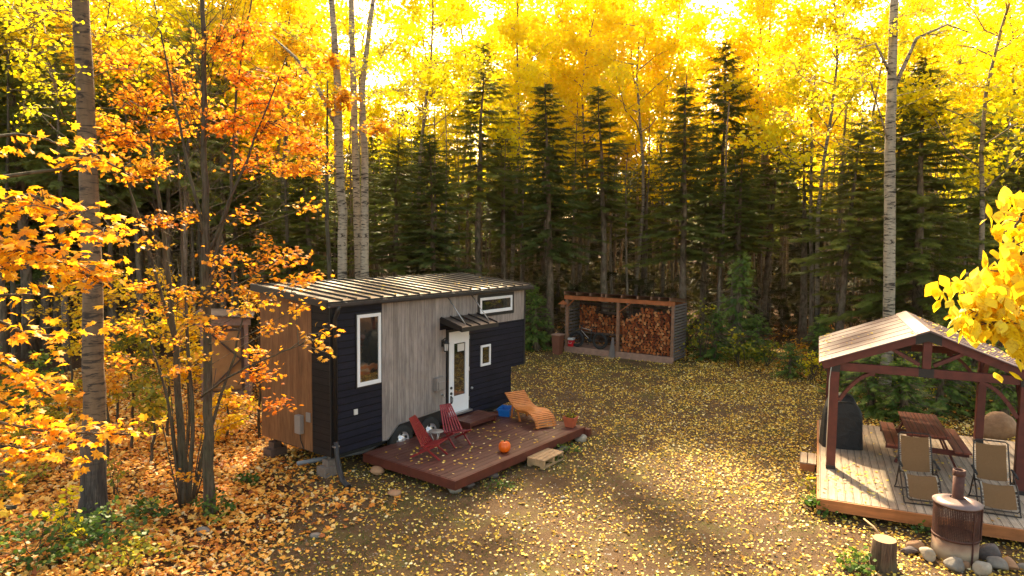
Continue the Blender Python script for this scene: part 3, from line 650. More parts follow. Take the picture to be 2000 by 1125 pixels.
# pallet step and loose plank
ps = empty('pallet_step', HL(3.22, -3.20), HYAW + .03, 'unpainted pallet-wood step on the ground against the red deck', 'step')
w = MB()
for i in range(4): w.span((.0, .02 + i * .115, .175), (.84, .02 + i * .115 + .10, .20))
w.build('tread', M['pallet_wood'], ps)
w = MB()
for x in (.0, .38, .76): w.span((x, .03, .05), (x + .08, .46, .174))
w.span((.0, .03, .0), (.84, .12, .048)); w.span((0, .37, .0), (.84, .46, .048)); w.build('frame', M['pallet_wood'], ps)
w = MB(); w.box((0, 0, .06), (.80, .16, .05)); w.box((-.3, 0, .02), (.1, .14, .035)); tag(w.build('plank', M['slat_grey'], None, 0, HL(4.35, -2.82), HYAW + .15), 'weathered grey plank on the ground right of the pallet step', 'plank')

# red folding stick chairs
def stick_chair(x, y, face, label):
    c = empty('stick_chair', HL(x, y, DZ + .004), HYAW + face, label, 'chair', 'red wooden stick chairs on the deck'); c.scale = (.88, .88, .88)
    # local: +y is forward; back slats fan out from the seat, converging at top
    n = 7
    for i in range(n):
        q = (i - (n - 1) / 2) / ((n - 1) / 2)
        s = MB(); s.beam((q * .27, -.10, .30), (q * .150, -.50, .94), .038, .020, (0, 1, .6)); s.build('back_slat', M['red_paint'], c)
    for i in range(n - 1):
        q = (i - (n - 2) / 2) / ((n - 2) / 2)
        s = MB(); s.beam((q * .235, -.16, .27), (q * .235, .34, .40), .038, .020); s.build('seat_slat', M['red_paint'], c)
    for sx in (-.265, .265):
        s = MB(); s.beam((sx, -.42, .0), (sx, .33, .39), .045, .025, (1, 0, 0)); s.build('leg', M['red_paint'], c)
        s = MB(); s.beam((sx * .9, .36, .0), (sx * .9, -.16, .35), .045, .025, (1, 0, 0)); s.build('leg', M['red_paint'], c)
    for a_, b_ in (((-.29, -.12, .30), (.29, -.12, .30)), ((-.27, .33, .395), (.27, .33, .395)), ((-.17, -.39, .77), (.17, -.39, .77))):
        s = MB(); s.tube([a_, b_], .011, 6); s.build('rod', M['red_paint'], c)
stick_chair(1.62, -1.30, -2.80, 'red slatted folding chair nearer the corner downspout, seen side on')
stick_chair(2.62, -1.12, -3.4, 'red slatted folding chair nearer the white door, fan back towards the wall')
tb = empty('side_table', HL(1.98, -1.12, DZ + .003), HYAW, 'small pale glass and wire side table between the red chairs', 'table')
w = MB(); w.lathe([(0, .425), (.17, .425), (.17, .435), (0, .435)], n=20); w.build('tabletop', M['grey_plastic'], tb)
for k in range(3):
    a = k * 2.1; w = MB(); w.tube([(.14 * math.cos(a), .14 * math.sin(a), 0), (.05 * math.cos(a), .05 * math.sin(a), .22), (.14 * math.cos(a), .14 * math.sin(a), .424)], .010, 6); w.build('leg', M['galv'], tb)

# wave lounger
lg = empty('wave_lounger', HL(4.98, -2.02, DZ + .004), HYAW - .36, 'orange slatted wooden wave lounger on the red deck by the blue bin', 'lounger')
# profile in local y (towards house) and z
prof = [(-.02, .05), (.02, .18), (.10, .25), (.25, .33), (.42, .36), (.58, .345), (.74, .31), (.90, .31), (1.04, .35), (1.18, .43), (1.32, .53), (1.48, .64)]
for _ in range(2): prof = [prof[0]] + [q for a, b in zip(prof[:-1], prof[1:]) for q in ((a[0] * .75 + b[0] * .25, a[1] * .75 + b[1] * .25), (a[0] * .25 + b[0] * .75, a[1] * .25 + b[1] * .75))] + [prof[-1]]
pp = []
for i in range(len(prof) - 1):
    a, b = Vector(prof[i]), Vector(prof[i + 1]); pp += [a.lerp(b, k / 6) for k in range(6)]
pp.append(Vector(prof[-1])); acc = 0; slats = [(pp[0], pp[1] - pp[0])]
for a, b in zip(pp[:-1], pp[1:]):
    acc += (b - a).length
    if acc > .060: slats.append((b, b - a)); acc = 0
w = MB()
SH = .0   # sideways drift of the head end
for p, d in slats:
    R = Matrix.Rotation(math.atan2(d[1], d[0]), 3, 'X'); w.box((SH * p[0] * .6, p[0], p[1]), (.62, .041, .024), R)
w.build('seat_slats', M['lounger_wood'], lg)
for sx in (-.24, .24):
    w = MB()
    for a, b in zip(pp[:-1:6], pp[6::6]): w.beam((sx + SH * a[0] * .6, a[0], a[1] - .04), (sx + SH * b[0] * .6, b[0], b[1] - .04), .03, .055, (0, -1, .3) if abs(b[1] - a[1]) > abs(b[0] - a[0]) else (0, 0, 1))
    w.beam((sx + SH * .55, .95, .27), (sx + SH * .5, .80, .0), .03, .05, (0, 1, 0)); w.beam((sx + SH * .70, 1.15, .44), (sx + SH * .72, 1.22, .0), .03, .05, (0, 1, 0))
    w.build('side_rail', M['lounger_wood'], lg)

# pumpkin
import bmesh
w = MB(); V = []; F = []; nu, nv = 40, 14
for j in range(nv + 1):
    ph = PI * j / nv
    for i in range(nu):
        a = 2 * PI * i / nu; rib = 1 - .07 * abs(math.sin(a * 5)) ** .6 * 0 - .06 * (0.5 + .5 * math.cos(a * 10)); r = .138 * math.sin(ph) ** .8 * rib
        z = .13 * math.cos(ph) * (1 - .10 * math.exp(-(math.sin(ph) / .3) ** 2)); V.append((r * math.cos(a), r * math.sin(a), z + .125))
for j in range(nv):
    for i in range(nu): F.append((j * nu + i, (j + 1) * nu + i, (j + 1) * nu + (i + 1) % nu, j * nu + (i + 1) % nu))
w.add(V, F, 0, True); pk = w.build('pumpkin', M['pumpkin'], None, 0, HL(2.84, -2.38, DZ)); tag(pk, 'round orange pumpkin near the front edge of the red deck', 'pumpkin')
w = MB(); w.tube([(0, 0, .23), (.005, 0, .27), (.03, .01, .30)], [.022, .014, .016], 7); w.build('stem', M['stem_green'], pk)

# planter with a fading plant
pl = empty('flower_pot', HL(5.50, -2.42, DZ), HYAW + .2, 'square terracotta pot with a fading plant at the far corner of the red deck', 'plant pot'); pl.scale = (.86, .86, .95)
w = MB(); a, b, h = .12, .175, .27
w.add([(-a, -a, 0), (a, -a, 0), (a, a, 0), (-a, a, 0), (-b, -b, h), (b, -b, h), (b, b, h), (-b, b, h), (-b + .02, -b + .02, h), (b - .02, -b + .02, h), (b - .02, b - .02, h), (-b + .02, b - .02, h), (-b + .03, -b + .03, h - .04), (b - .03, -b + .03, h - .04), (b - .03, b - .03, h - .04), (-b + .03, b - .03, h - .04)],
      [(0, 3, 2, 1)] + [(i, (i + 1) % 4, 4 + (i + 1) % 4, 4 + i) for i in range(4)] + [(4 + i, 4 + (i + 1) % 4, 8 + (i + 1) % 4, 8 + i) for i in range(4)] + [(8 + i, 8 + (i + 1) % 4, 12 + (i + 1) % 4, 12 + i) for i in range(4)])
w.span((-b - .008, -b - .008, h - .05), (b + .008, -b - .001, h + .0)); w.span((-b - .008, b + .001, h - .05), (b + .008, b + .008, h)); w.build('pot', M['terracotta'], pl)
w = MB(); w.span((-b + .03, -b + .03, h - .06), (b - .03, b - .03, h - .038)); w.build('soil', M['soil'], pl)
n = 46; P0 = np.stack([rng.uniform(-.09, .09, n), rng.uniform(-.09, .09, n), np.full(n, h - .04)], 1); D_ = rdir(n) * (1, 1, .5) + (0, 0, .8); Ln = rng.uniform(.12, .30, n); P1 = P0 + D_ * Ln[:, None] * .7
parts = [sticks(P0, P1, .003, .002)]; k = 130; ii = rng.integers(0, n, k); Pl = P0[ii] + (P1 - P0)[ii] * rng.uniform(.4, 1.05, (k, 1)); parts.append(instances(TO, Pl, rot_from(rdir(k) * (1, 1, .5), rng.uniform(0, 6, k)), rng.uniform(.03, .055, k), rng.uniform(.2, 1, k)))
link('foliage', fast_mesh('foliage', *join(parts), [M['leaf_olive']]), pl)
w = MB()
for i in range(6): p = P1[i]; w.lathe([(0, -.02), (.022, -.01), (.026, .01), (0, .02)], tuple(p), 8)
w.build('flower', mat_plain('dark_flower', (.06, .006, .012), .7), pl)

# blue bin
bb = empty('recycling_bin', HL(5.33, -.50, DZ + .003), HYAW + .35, 'open blue plastic recycling bin between the step and the lounger', 'bin')
w = MB(); a, b, a2, b2, h = .19, .14, .225, .165, .20
def ringp(x, y, z): return [(-x, -y, z), (x, -y, z), (x, y, z), (-x, y, z)]
w.add(ringp(a, b, 0) + ringp(a2, b2, h) + ringp(a2 - .015, b2 - .015, h) + ringp(a - .01, b - .01, .02), [(0, 3, 2, 1)] + [(k * 4 + i, k * 4 + (i + 1) % 4, k * 4 + 4 + (i + 1) % 4, k * 4 + 4 + i) for k in range(3) for i in range(4)] + [(12, 13, 14, 15)])
w.build('tub', M['blue_plastic'], bb)
w = MB(); 
for p, q in (((-a2 - .02, -b2 - .02), (a2 + .02, -b2)), ((-a2 - .02, b2), (a2 + .02, b2 + .02)), ((-a2 - .02, -b2), (-a2, b2)), ((a2, -b2), (a2 + .02, b2))): w.span((p[0], p[1], h - .035), (q[0], q[1], h + .004))
w.build('rim', M['blue_plastic'], bb)

# ================================================================== WOODSHED
SX, SY = 2.41, 29.75; SYAW = math.atan2(27.09 - 29.75, 6.55 - 2.41); SL = 4.92; SD = 1.45
def SHL(x, y, z=0): return local(SX, SY, SYAW, x, y, z)
shed = empty('woodshed', (SX, SY, 0), SYAW, 'open-fronted timber woodshed with an orange front beam at the edge of the forest', 'shed')
def shz(y): return 2.62 - .10 * y
for x in (.04, 2.48, SL - .04):
    w = MB(); w.span((x - .06, 0, 0), (x + .06, .12, 2.47)); w.build('post', M['post_wood'], shed)
for x in (.04, 2.48, SL - .04):
    w = MB(); w.span((x - .05, SD - .1, 0), (x + .05, SD, 2.36)); w.build('post', M['plank_dark'], shed)
w = MB(); w.span((-.08, -.045, 2.36), (SL + .04, -.002, 2.53)); w.span((-.02, SD, 2.26), (SL + .02, SD + .04, 2.40)); w.build('beam', M['beam_orange'], shed)
for x in (.02, .62, 1.26, 1.80, 2.00, 2.72, 3.42, 4.02, 4.35, 4.82):
    w = MB(); w.beam((x, -.22, shz(-.22)), (x, SD + .15, shz(SD + .15)), .04, .12); w.build('rafter', M['post_wood'], shed)
w = MB(); w.poly([(-.12, -.14, shz(-.14) + .065), (-.12, SD + .2, shz(SD + .2) + .065), (-.12, SD + .2, shz(SD + .2) + .085), (-.12, -.14, shz(-.14) + .085)], (SL + .24, 0, 0)); w.build('roof', M['rust'], shed)
w = MB(); w.span((-.06, -.03, .10), (SL + .06, -.001, .26)); w.span((0, .01, .20), (SL, SD, .25)); w.span((-.02, -.06, .0), (SL + .02, -.031, .12)); w.build('floor_frame', M['pinkish_wood'], shed)
for k in range(19):
    w = MB(); z = .12 + k * .122; w.span((SL + .022, -.01, z), (SL + .045, SD + .05, z + .075)); w.build('side_slat', M['slat_grey'], shed)
for k in range(15):
    w = MB(); z = .14 + k * .15; w.span((-.045, .0, z), (-.022, SD, z + .085)); w.build('side_slat', M['slat_grey'], shed)
w = MB(); 
for k in range(12): w.span((.0, SD + .001, .15 + k * .19), (SL, SD + .02, .15 + k * .19 + .10))
w.build('back_boards', M['plank_dark'], shed)
w = MB(); w.span((.06, .82, .80), (2.42, SD - .11, .865)); w.build('added_shelf', M['plank_dark'], shed)  # added board: lifts the logs so the bay behind the bicycle stays dark
w = MB(); w.beam((2.54, -.02, 1.95), (3.05, -.02, 2.35), .03, .09, (0, -1, 0)); w.build('brace', M['beam_orange'], shed); w = MB(); w.beam((.10, -.02, 2.05), (.38, -.02, 2.34), .03, .09, (0, -1, 0)); w.build('brace', M['beam_orange'], shed)
# split logs
def log_mesh(seed):
    rg = np.random.default_rng(seed); kind = seed % 3; r = .078; w = MB(); Ln = .42
    if kind == 0: P = [(-r, -.05), (r, -.055), (r * .3, .07), (-.2 * r, .075)]
    elif kind == 1: P = [(r * math.cos(a), r * math.sin(a) * .85) for a in np.linspace(0, 2 * PI, 9)[:-1]]
    else: P = [(-r, -.03), (-.3 * r, -.07), (.9 * r, -.05), (r * .6, .05), (-r * .5, .06)]
    P = [(x * rg.uniform(.85, 1.1), z * rg.uniform(.85, 1.1)) for x, z in P]; n = len(P)
    V = [(x, -Ln / 2, z) for x, z in P] + [(x * .97, Ln / 2, z * .97) for x, z in P]
    w.add(V, [list(range(n)), list(range(n, 2 * n))[::-1]], 0); w.add(V, [(i, n + i, n + (i + 1) % n, (i + 1) % n) for i in range(n)], 1)
    return w
logs = [log_mesh(s) for s in range(9)]; protos = []
for i, w in enumerate(logs):
    me = bpy.data.meshes.new('firewood_log'); me.from_pydata(w.v, [], w.f); me.materials.append(M['end_grain']); me.materials.append(M['log_bark']); me.polygons.foreach_set('material_index', w.mi); me.update(); protos.append(me)
slots = []
for bay, (xa, xb) in enumerate(((.20, 2.40), (2.60, 4.80))):
    x = xa; nx = int((xb - xa) / .142)
    for i in range(nx):
        q = i / (nx - 1); top = (2.12 - .25 * q - .35 * max(0, math.sin(q * 3.1)) * (q > .4)) if bay == 0 else (1.62 + .50 * min(1, q * 2.2) - .05 * math.sin(q * 9))
        z = .33 if bay else .93
        while z < top: slots.append((bay, xa + .07 + i * .142 + random.uniform(-.012, .012) + (.05 if int(z * 8) % 2 else 0), z)); z += random.uniform(.112, .128)
right = [s for s in slots if s[0] == 1]; left = [s for s in slots if s[0] == 0]
random.shuffle(left); indiv = (right + left)[:298]; rest = (right + left)[298:]
for b, x, z in indiv:
    o = link('firewood_log', protos[random.randrange(9)]); y = (1.12 if b == 0 else .34) + random.uniform(-.035, .035)
    p = SHL(x, y, z); o.location = p; o.rotation_euler = (random.uniform(-.03, .03), random.uniform(0, 6.28), SYAW + random.uniform(-.05, .05))
    tag(o, 'split orange-brown firewood log among those stacked in the open woodshed', 'firewood log', 'firewood logs stacked in the woodshed')
w = MB(); rr = []
for b, x, z in rest:
    lm = logs[random.randrange(9)]; a = random.uniform(0, 6.28); c, s = math.cos(a), math.sin(a); y = (1.12 if b == 0 else .34) + random.uniform(-.035, .035); o = len(w.v); r = random.random()
    w.v += [(x + vx * c + vz * s, y + vy, z - vx * s + vz * c) for vx, vy, vz in lm.v]; w.f += [[i + o for i in f] for f in lm.f]; w.mi += lm.mi; w.smooth += lm.smooth; rr += [r] * len(lm.f)
o = w.build('firewood_pile', [M['end_grain'], M['log_bark']], None, 0, (SX, SY, 0), SYAW); a = o.data.attributes.new('rnd', 'FLOAT', 'FACE'); a.data.foreach_set('value', rr)
tag(o, 'further split firewood filling the gaps of the stack behind the bicycle', 'firewood', kind='stuff')
# inner back fill of the pile so the stack has depth
# fat-tyre bicycle
bk = empty('bicycle', SHL(1.02, .12, .255), SYAW, 'black fat-tyre bicycle with pale frame tubes parked in the left bay of the woodshed', 'bicycle')
RW = .36
for x in (-.52, .60):
    wh = empty('wheel', (x, 0, RW)); wh.parent = bk
    w = MB(); w.tube([((RW - .05) * math.cos(a), 0, (RW - .05) * math.sin(a)) for a in np.linspace(0, 2 * PI, 33)[:-1]], .052, 10, 0, True); w.build('tyre', M['rubber'], wh)
    w = MB(); w.tube([((RW - .11) * math.cos(a), 0, (RW - .11) * math.sin(a)) for a in np.linspace(0, 2 * PI, 33)[:-1]], .016, 6, 0, True)
    for k in range(16): a = 2 * PI * k / 16; w.tube([(.02 * math.cos(a), .02 * (-1) ** k, .02 * math.sin(a)), ((RW - .12) * math.cos(a), 0, (RW - .12) * math.sin(a))], .0025, 3)
    w.tube([(0, -.05, 0), (0, .05, 0)], .022, 8); w.build('rim', M['black_metal'], wh)
hd, bbk, stt, rax, fax = (-.30, 0, .86), (.12, 0, .36), (.0 + .22, 0, .78), (.60, 0, .36), (-.52, 0, .36)
w = MB()
w.tube([hd, stt], .019, 8); w.tube([(-.33, 0, .78), bbk], .024, 8); w.tube([stt, bbk], .017, 8)
for y in (-.05, .05): w.tube([bbk, (rax[0], y, rax[2])], .011, 6); w.tube([(.20, 0, .74), (rax[0], y, rax[2])], .010, 6)
w.build('frame', M['black_metal'], bk)
w = MB(); w.tube([(-.28, -.022, .875), (.20, -.022, .80)], .008, 5); tag(w.build('frame_stripe', M['white_plastic'], bk), 'pale stripe along the top tube'); w = MB(); w.tube([(-.31, -.027, .78), (.08, -.027, .42)], .008, 5); w.build('frame_stripe', M['white_plastic'], bk)
w = MB(); w.tube([(-.27, 0, .95), (-.345, 0, .74)], .024, 8)
for y in (-.07, .07): w.tube([(-.345, y, .74), (fax[0], y, fax[2])], .016, 6)
w.build('fork', M['black_metal'], bk)
w = MB(); w.tube([(-.20, -.33, .98), (-.28, -.1, 1.0), (-.28, .1, 1.0), (-.20, .33, .98)], .014, 7); w.tube([(-.27, 0, .93), (-.28, 0, 1.0)], .018, 7); w.build('handlebar', M['rubber'], bk)
w = MB(); w.tube([stt, (.26, 0, .90)], .014, 7); w.add([(.14, -.02, .92), (.14, .02, .92), (.42, .07, .92), (.42, -.07, .92), (.14, -.02, .945), (.14, .02, .945), (.42, .07, .96), (.42, -.07, .96)], [(0, 1, 2, 3), (7, 6, 5, 4), (0, 4, 5, 1), (1, 5, 6, 2), (2, 6, 7, 3), (3, 7, 4, 0)]); w.build('saddle', M['rubber'], bk)
w = MB(); w.lathe([(0, -.055), (.09, -.055), (.09, -.048), (0, -.048)], (bbk[0], 0, bbk[2]), 18, 'y'); w.beam((bbk[0], -.075, bbk[2]), (bbk[0] - .04, -.075, bbk[2] - .17), .014, .03, (1, 0, 0)); w.beam((bbk[0], .075, bbk[2]), (bbk[0] + .04, .075, bbk[2] + .17), .014, .03, (1, 0, 0)); w.box((bbk[0] - .04, -.12, bbk[2] - .17), (.09, .08, .02)); w.build('crank', M['rubber'], bk)
# cooler, bin, birdhouse, leaning board
co = empty('cooler', SHL(.24, .10, .255), SYAW, 'small red drink cooler with a white lid on the left end of the shed floor', 'cooler')
w = MB(); w.box((0, 0, .14), (.24, .24, .28)); w.build('cooler_body', M['red_plastic'], co, .02)
w = MB(); w.box((0, 0, .335), (.26, .26, .10)); w.build('lid', M['white_plastic'], co, .02)
w = MB(); w.tube([(-.07, -.128, .22), (-.07, -.145, .15), (.07, -.145, .15), (.07, -.128, .22)], .01, 5); w.build('handle', M['white_plastic'], co)
tc_ = empty('outdoor_bin', tuple(ground_at(1089, 691)[:2]) + (0,), SYAW, 'brown upright outdoor bin with a flat lid standing left of the woodshed', 'bin')
w = MB(); w.add(ringp(.16, .16, 0) + ringp(.20, .20, .82), [(0, 3, 2, 1), (4, 5, 6, 7)] + [(i, (i + 1) % 4, 4 + (i + 1) % 4, 4 + i) for i in range(4)]); w.box((0, -.185, .45), (.18, .02, .4)); w.build('bin_body', M['brown_plastic'], tc_)
w = MB(); w.box((0, 0, .85), (.46, .46, .055)); w.box((0, 0, .885), (.30, .30, .02)); w.build('lid', M['pinkish_wood'], tc_, .012)
bh = empty('shed_lantern', SHL(-.10, -.10, 2.02), SYAW, 'small pale wooden shade lantern hanging at the left corner post of the woodshed', 'lantern')
w = MB(); w.add(ringp(.17, .17, .12) + [(0, 0, .30)], [(0, 1, 2, 3)] + [((i + 1) % 4, i, 4) for i in range(4)]); w.build('shade', M['beam_orange'], bh)
w = MB(); w.box((0, 0, .05), (.15, .15, .13)); w.build('lantern_body', M['post_wood'], bh)
w = MB(); w.add([(0, 0, 0), (.30, 0, 0), (.22, .02, .85), (.14, .02, .85), (0, -.03, 0), (.30, -.03, 0), (.22, -.01, .85), (.14, -.01, .85)], [(0, 3, 2, 1), (4, 5, 6, 7), (0, 1, 5, 4), (1, 2, 6, 5), (2, 3, 7, 6), (3, 0, 4, 7)])
tag(w.build('plank', M['slat_grey'], None, 0, SHL(2.16, -.13, .02), SYAW), 'grey tapered board leaning on the middle post of the woodshed', 'plank')
w = MB(); w.box((0, 0, .03), (.55, .07, .05)); tag(w.build('wood_scrap', M['pallet_wood'], None, 0, SHL(2.25, -.45, 0), SYAW + .1), 'short pale timber offcut lying on the ground before the woodshed', 'timber')

# ================================================================== OUTHOUSE / timber hut in the left trees
oh = empty('timber_hut', (-8.72, 20.35, 0), .32, 'small tan plywood hut with a cross-braced door among the orange maples', 'hut')
w = MB(); w.span((-.62, .03, .28), (.58, 1.4, 2.38)); w.build('wall', M['ply_tan'], oh)
w = MB(); w.span((-.70, -.10, .06), (.70, 1.5, .26)); w.build('base', M['pinkish_wood'], oh)
for x in (-.62, .60):
    w = MB(); w.span((x - .06, -.10, .26), (x + .06, .02, 2.42)); w.build('post', M['pinkish_wood'], oh)
w = MB(); w.poly([(-.80, -.14, 2.30), (.74, -.14, 2.30), (.74, -.14, 2.50), (-.80, -.14, 2.62)], (0, .03, 0)); w.build('gable_board', M['pinkish_wood'], oh)
w = MB(); w.poly([(-.86, -.22, 2.68), (-.86, -.22, 2.64), (.80, -.22, 2.50), (.80, -.22, 2.54)], (0, 1.9, 0)); w.build('roof', M['plank_dark'], oh)
w = MB(); w.span((-.42, -.03, .34), (.44, .0, 2.12)); dr = w.build('door', M['ply_tan'], oh)
w = MB()
for a, b in (((-.40, .40), (.42, 1.24)), ((.42, 1.26), (-.40, 2.06))): w.beam((a[0], -.055, a[1]), (b[0], -.055, b[1]), .04, .09, (0, 1, 0))
w.span((-.50, -.06, .30), (-.43, -.02, 2.2)); w.span((.45, -.06, .30), (.52, -.02, 2.2)); w.span((-.50, -.062, 2.13), (.52, -.02, 2.22)); w.build('door_brace', M['plank_dark'], dr)

# ================================================================== PERGOLA DECK
PO = (5.7601, 12.1535); PYAW = math.radians(-24.3)
def PL(x, y, z=0): return local(PO[0], PO[1], PYAW, x, y, z)
pd = empty('platform_deck', (PO[0], PO[1], 0), PYAW, 'large pale weathered plank deck carrying the pergola', 'deck')
PW = 4.35; PDp = 5.95
w = MB(); n = int(PW / .14)
for i in range(n + 1):
    w.span((-.02 + i * .14, .0, DZ - .04), (-.02 + i * .14 + .134, PDp, DZ + random.uniform(-.002, .002)))
w.build('deck_boards', M['deck_grey'], pd)
w = MB(); w.span((-.03, -.045, DZ - .21), (PW + .03, -.003, DZ - .008)); w.span((-.065, -.045, DZ - .21), (-.025, PDp, DZ - .010)); w.span((PW + .03, -.045, DZ - .21), (PW + .07, PDp, DZ - .01)); w.build('fascia', M['fascia_cedar'], pd)
w = MB()
for y in (.4, 1.6, 2.9, 4.2, 5.5): w.span((.0, y, DZ - .19), (PW, y + .05, DZ - .045))
for x in (.15, 2.1, 4.1):
    for y in (.3, 3, 5.6): w.box((x, y, .08), (.25, .25, .16))
w.build('joist', M['plank_dark'], pd)
bx = empty('side_step', PL(-.40, 2.45), PYAW, 'small low wooden box step at the left side of the pale deck', 'step')
w = MB(); w.span((.0, .0, .0), (.30, .04, .17)); w.span((.0, .74, .0), (.30, .78, .17)); w.span((.0, .045, 0), (.035, .735, .17)); w.build('frame', M['fascia_cedar'], bx)
w = MB(); w.span((-.01, -.01, .174), (.14, .79, .20)); w.span((.155, -.01, .174), (.32, .79, .20)); w.build('tread', M['deck_grey'], bx)

# ================================================================== PERGOLA
pg = empty('pergola', (PO[0], PO[1], DZ), PYAW, 'reddish brown timber pergola with a gabled roof standing on the pale deck', 'pergola')
F0, B0 = 1.90, 5.45; XL, XR = .19, 3.42; XC = (XL + XR) / 2; PWD = .17
zb, ztop = 2.08, 2.25       # tie beam bottom/top above deck
rise = .395
def prz(x): return 2.91 - rise * abs(x - XC)      # roof underside height above deck
for x in (XL, XR):
    for y in (F0, B0):
        w = MB(); w.box((x, y, (prz(x) + .0) / 2 + .002), (PWD, PWD, prz(x))); p = w.build('post', M['red_stain'], pg, .008)
        w = MB(); w.box((x, y, .04), (PWD + .012, PWD + .012, .078)); w.build('post_base', M['black_metal'], p); w = MB(); w.box((x, y, ztop - .10), (PWD + .014, PWD + .014, .19)); w.build('post_bracket', M['black_metal'], p)
for y, fr in ((F0, 1), (B0, 0)):
    w = MB(); w.span((XL + PWD / 2 + .002, y - .045, zb), (XR - PWD / 2 - .002, y + .045, ztop)); w.build('tie_beam', M['red_stain'], pg, .006)
    w = MB(); w.span((XC - .075, y - .06, ztop + .002), (XC + .075, y + .06, prz(XC) - .02)); w.build('king_post', M['red_stain'], pg, .006)
    for sg in (-1, 1):
        w = MB(); w.beam((XC + sg * .12, y, ztop + .07), (XC + sg * .62, y, prz(XC + .62) - .06), .07, .13, (0, 1, 0)); w.build('strut', M['red_stain'], pg, .004)
        # rafter
        xe = XC + sg * 1.86
        w = MB(); w.beam((XC + sg * .02, y - .09, prz(XC) + .0), (xe, y - .09, prz(xe)), .075, .17, (0, 0, 1)); w.build('rafter', M['red_stain'], pg, .004)
        # curved knee brace
        xp = XL + PWD / 2 if sg < 0 else XR - PWD / 2
        P = [(xp - sg * (.02 + .62 * q ** 1.0), y, zb - .62 + .60 * math.sin(q * PI / 2) ** .9) for q in np.linspace(0, 1, 8)]
        w = MB()
        for a, b in zip(P[:-1], P[1:]):
            e = (Vector(b) - Vector(a)) * .08; w.beam(Vector(a) - e, Vector(b) + e, .07 - .0001 * len(w.v), .10, (0, 1, 0))
        w.build('knee_brace', M['red_stain'], pg)
    w = MB(); w.box((XC, y - .0, (zb + ztop) / 2), (.26, .104, .176)); w.build('bracket', M['black_metal'], pg); w = MB(); w.poly([(XC - .22, y - .132, prz(XC + .22) - .09), (XC, y - .132, prz(XC) - .10), (XC + .22, y - .132, prz(XC + .22) - .09), (XC + .22, y - .132, prz(XC + .22) + .085), (XC, y - .132, prz(XC) + .085), (XC - .22, y - .132, prz(XC + .22) + .085)], (0, .004, 0)); w.build('bracket', M['black_metal'], pg)
for sx, x in ((-1, XL), (1, XR)):
    w = MB(); w.span((x - .05, F0 + PWD / 2 + .002, zb + .06), (x + .05, B0 - PWD / 2 - .002, ztop + .02)); w.build('side_beam', M['red_stain'], pg, .006)
    for y, sg in ((F0 + PWD / 2, 1), (B0 - PWD / 2, -1)):
        w = MB(); P = [(x, y + sg * (.02 + .6 * q), zb - .56 + .60 * math.sin(q * PI / 2) ** .9) for q in np.linspace(0, 1, 8)]
        for a, b in zip(P[:-1], P[1:]):
            e = (Vector(b) - Vector(a)) * .08; w.beam(Vector(a) - e, Vector(b) + e, .07 - .0001 * len(w.v), .10, (1, 0, 0))
        w.build('knee_brace', M['red_stain'], pg)
w = MB(); w.span((XC - .05, F0 + .07, prz(XC) - .16), (XC + .05, B0 - .07, prz(XC) - .002)); w.build('ridge_beam', M['red_stain'], pg)
RY0, RY1 = F0 - .22, B0 + .22
for sg in (-1, 1):
    xe = XC + sg * 1.92; up = .088
    w = MB(); w.poly([(XC + sg * .0, RY0, prz(XC) + up), (xe, RY0, prz(xe) + up), (xe, RY0, prz(xe) + up + .02), (XC, RY0, prz(XC) + up + .02)], (0, RY1 - RY0, 0)); rp_ = w.build('roof_panel', M['pergola_roof'], pg)
    w = MB()
    for y in np.arange(RY0 + .57, RY1 - .1, .57): w.beam((XC + sg * .2, y, prz(XC + .2) + up + .023), (xe, y, prz(xe) + up + .023), .016, .010)
    w.build('roof_seam', M['red_stain'], rp_)
    w = MB(); w.span((xe - .012 * sg, RY0 + .002, prz(xe) + .03), (xe + .006 * sg, RY1 - .002, prz(xe) + up - .003)); w.build('eave_board', M['red_stain'], pg)
    for y in np.linspace(F0 + .5, B0 - .4, 5):
        w = MB(); w.beam((XC + sg * .05, y, prz(XC + .05) + .05), (xe - sg * .05, y, prz(xe) + .05 + .02), .045, .07); w.build('purlin', M['red_stain'], pg)
w = MB(); w.poly([(XC - .22, RY0 - .006, prz(XC + .22) + .112), (XC, RY0 - .006, prz(XC) + .112), (XC + .22, RY0 - .006, prz(XC + .22) + .112), (XC + .22, RY0 - .006, prz(XC + .22) + .124), (XC, RY0 - .006, prz(XC) + .128), (XC - .22, RY0 - .006, prz(XC + .22) + .124)], (0, RY1 - RY0 + .012, 0)); w.build('ridge_cap', M['cap_metal'], pg)
w = MB(); w.tube([(XL - PWD / 2 - .012, F0 - PWD / 2 - .01, .25), (XL - PWD / 2 - .012, F0 - PWD / 2 - .01, 1.9), (XL - PWD / 2 + .01, F0 - PWD / 2 - .012, 2.16)], .008, 5); w.build('cable', M['lace'], pg)

# ================================================================== covered grill
gr = empty('covered_grill', PL(.44, 3.72, DZ + .002), PYAW + .12, 'barbecue grill under a black fabric cover on the deck behind the front left post', 'grill')
w = MB(); rings = [(.45, .31, 0), (.43, .30, .35), (.41, .29, .72), (.395, .28, .84), (.31, .25, 1.02), (.24, .20, 1.17), (.20, .16, 1.215), (.06, .05, 1.225)]; V = []; F = []; K = 28
for j, (a, b, z) in enumerate(rings):
    for k in range(K):
        t_ = 2 * PI * k / K; c, s = math.cos(t_), math.sin(t_); e = .45
        fold = 1 + (.035 * math.sin(t_ * 7 + j * .6) if j < 3 else .015 * math.sin(t_ * 5 + j))
        V.append((a * math.copysign(abs(c) ** e, c) * fold + (.0 if j < 4 else -.04), b * math.copysign(abs(s) ** e, s) * fold, z))
for j in range(len(rings) - 1):
    for k in range(K): F.append((j * K + k, j * K + (k + 1) % K, (j + 1) * K + (k + 1) % K, (j + 1) * K + k))
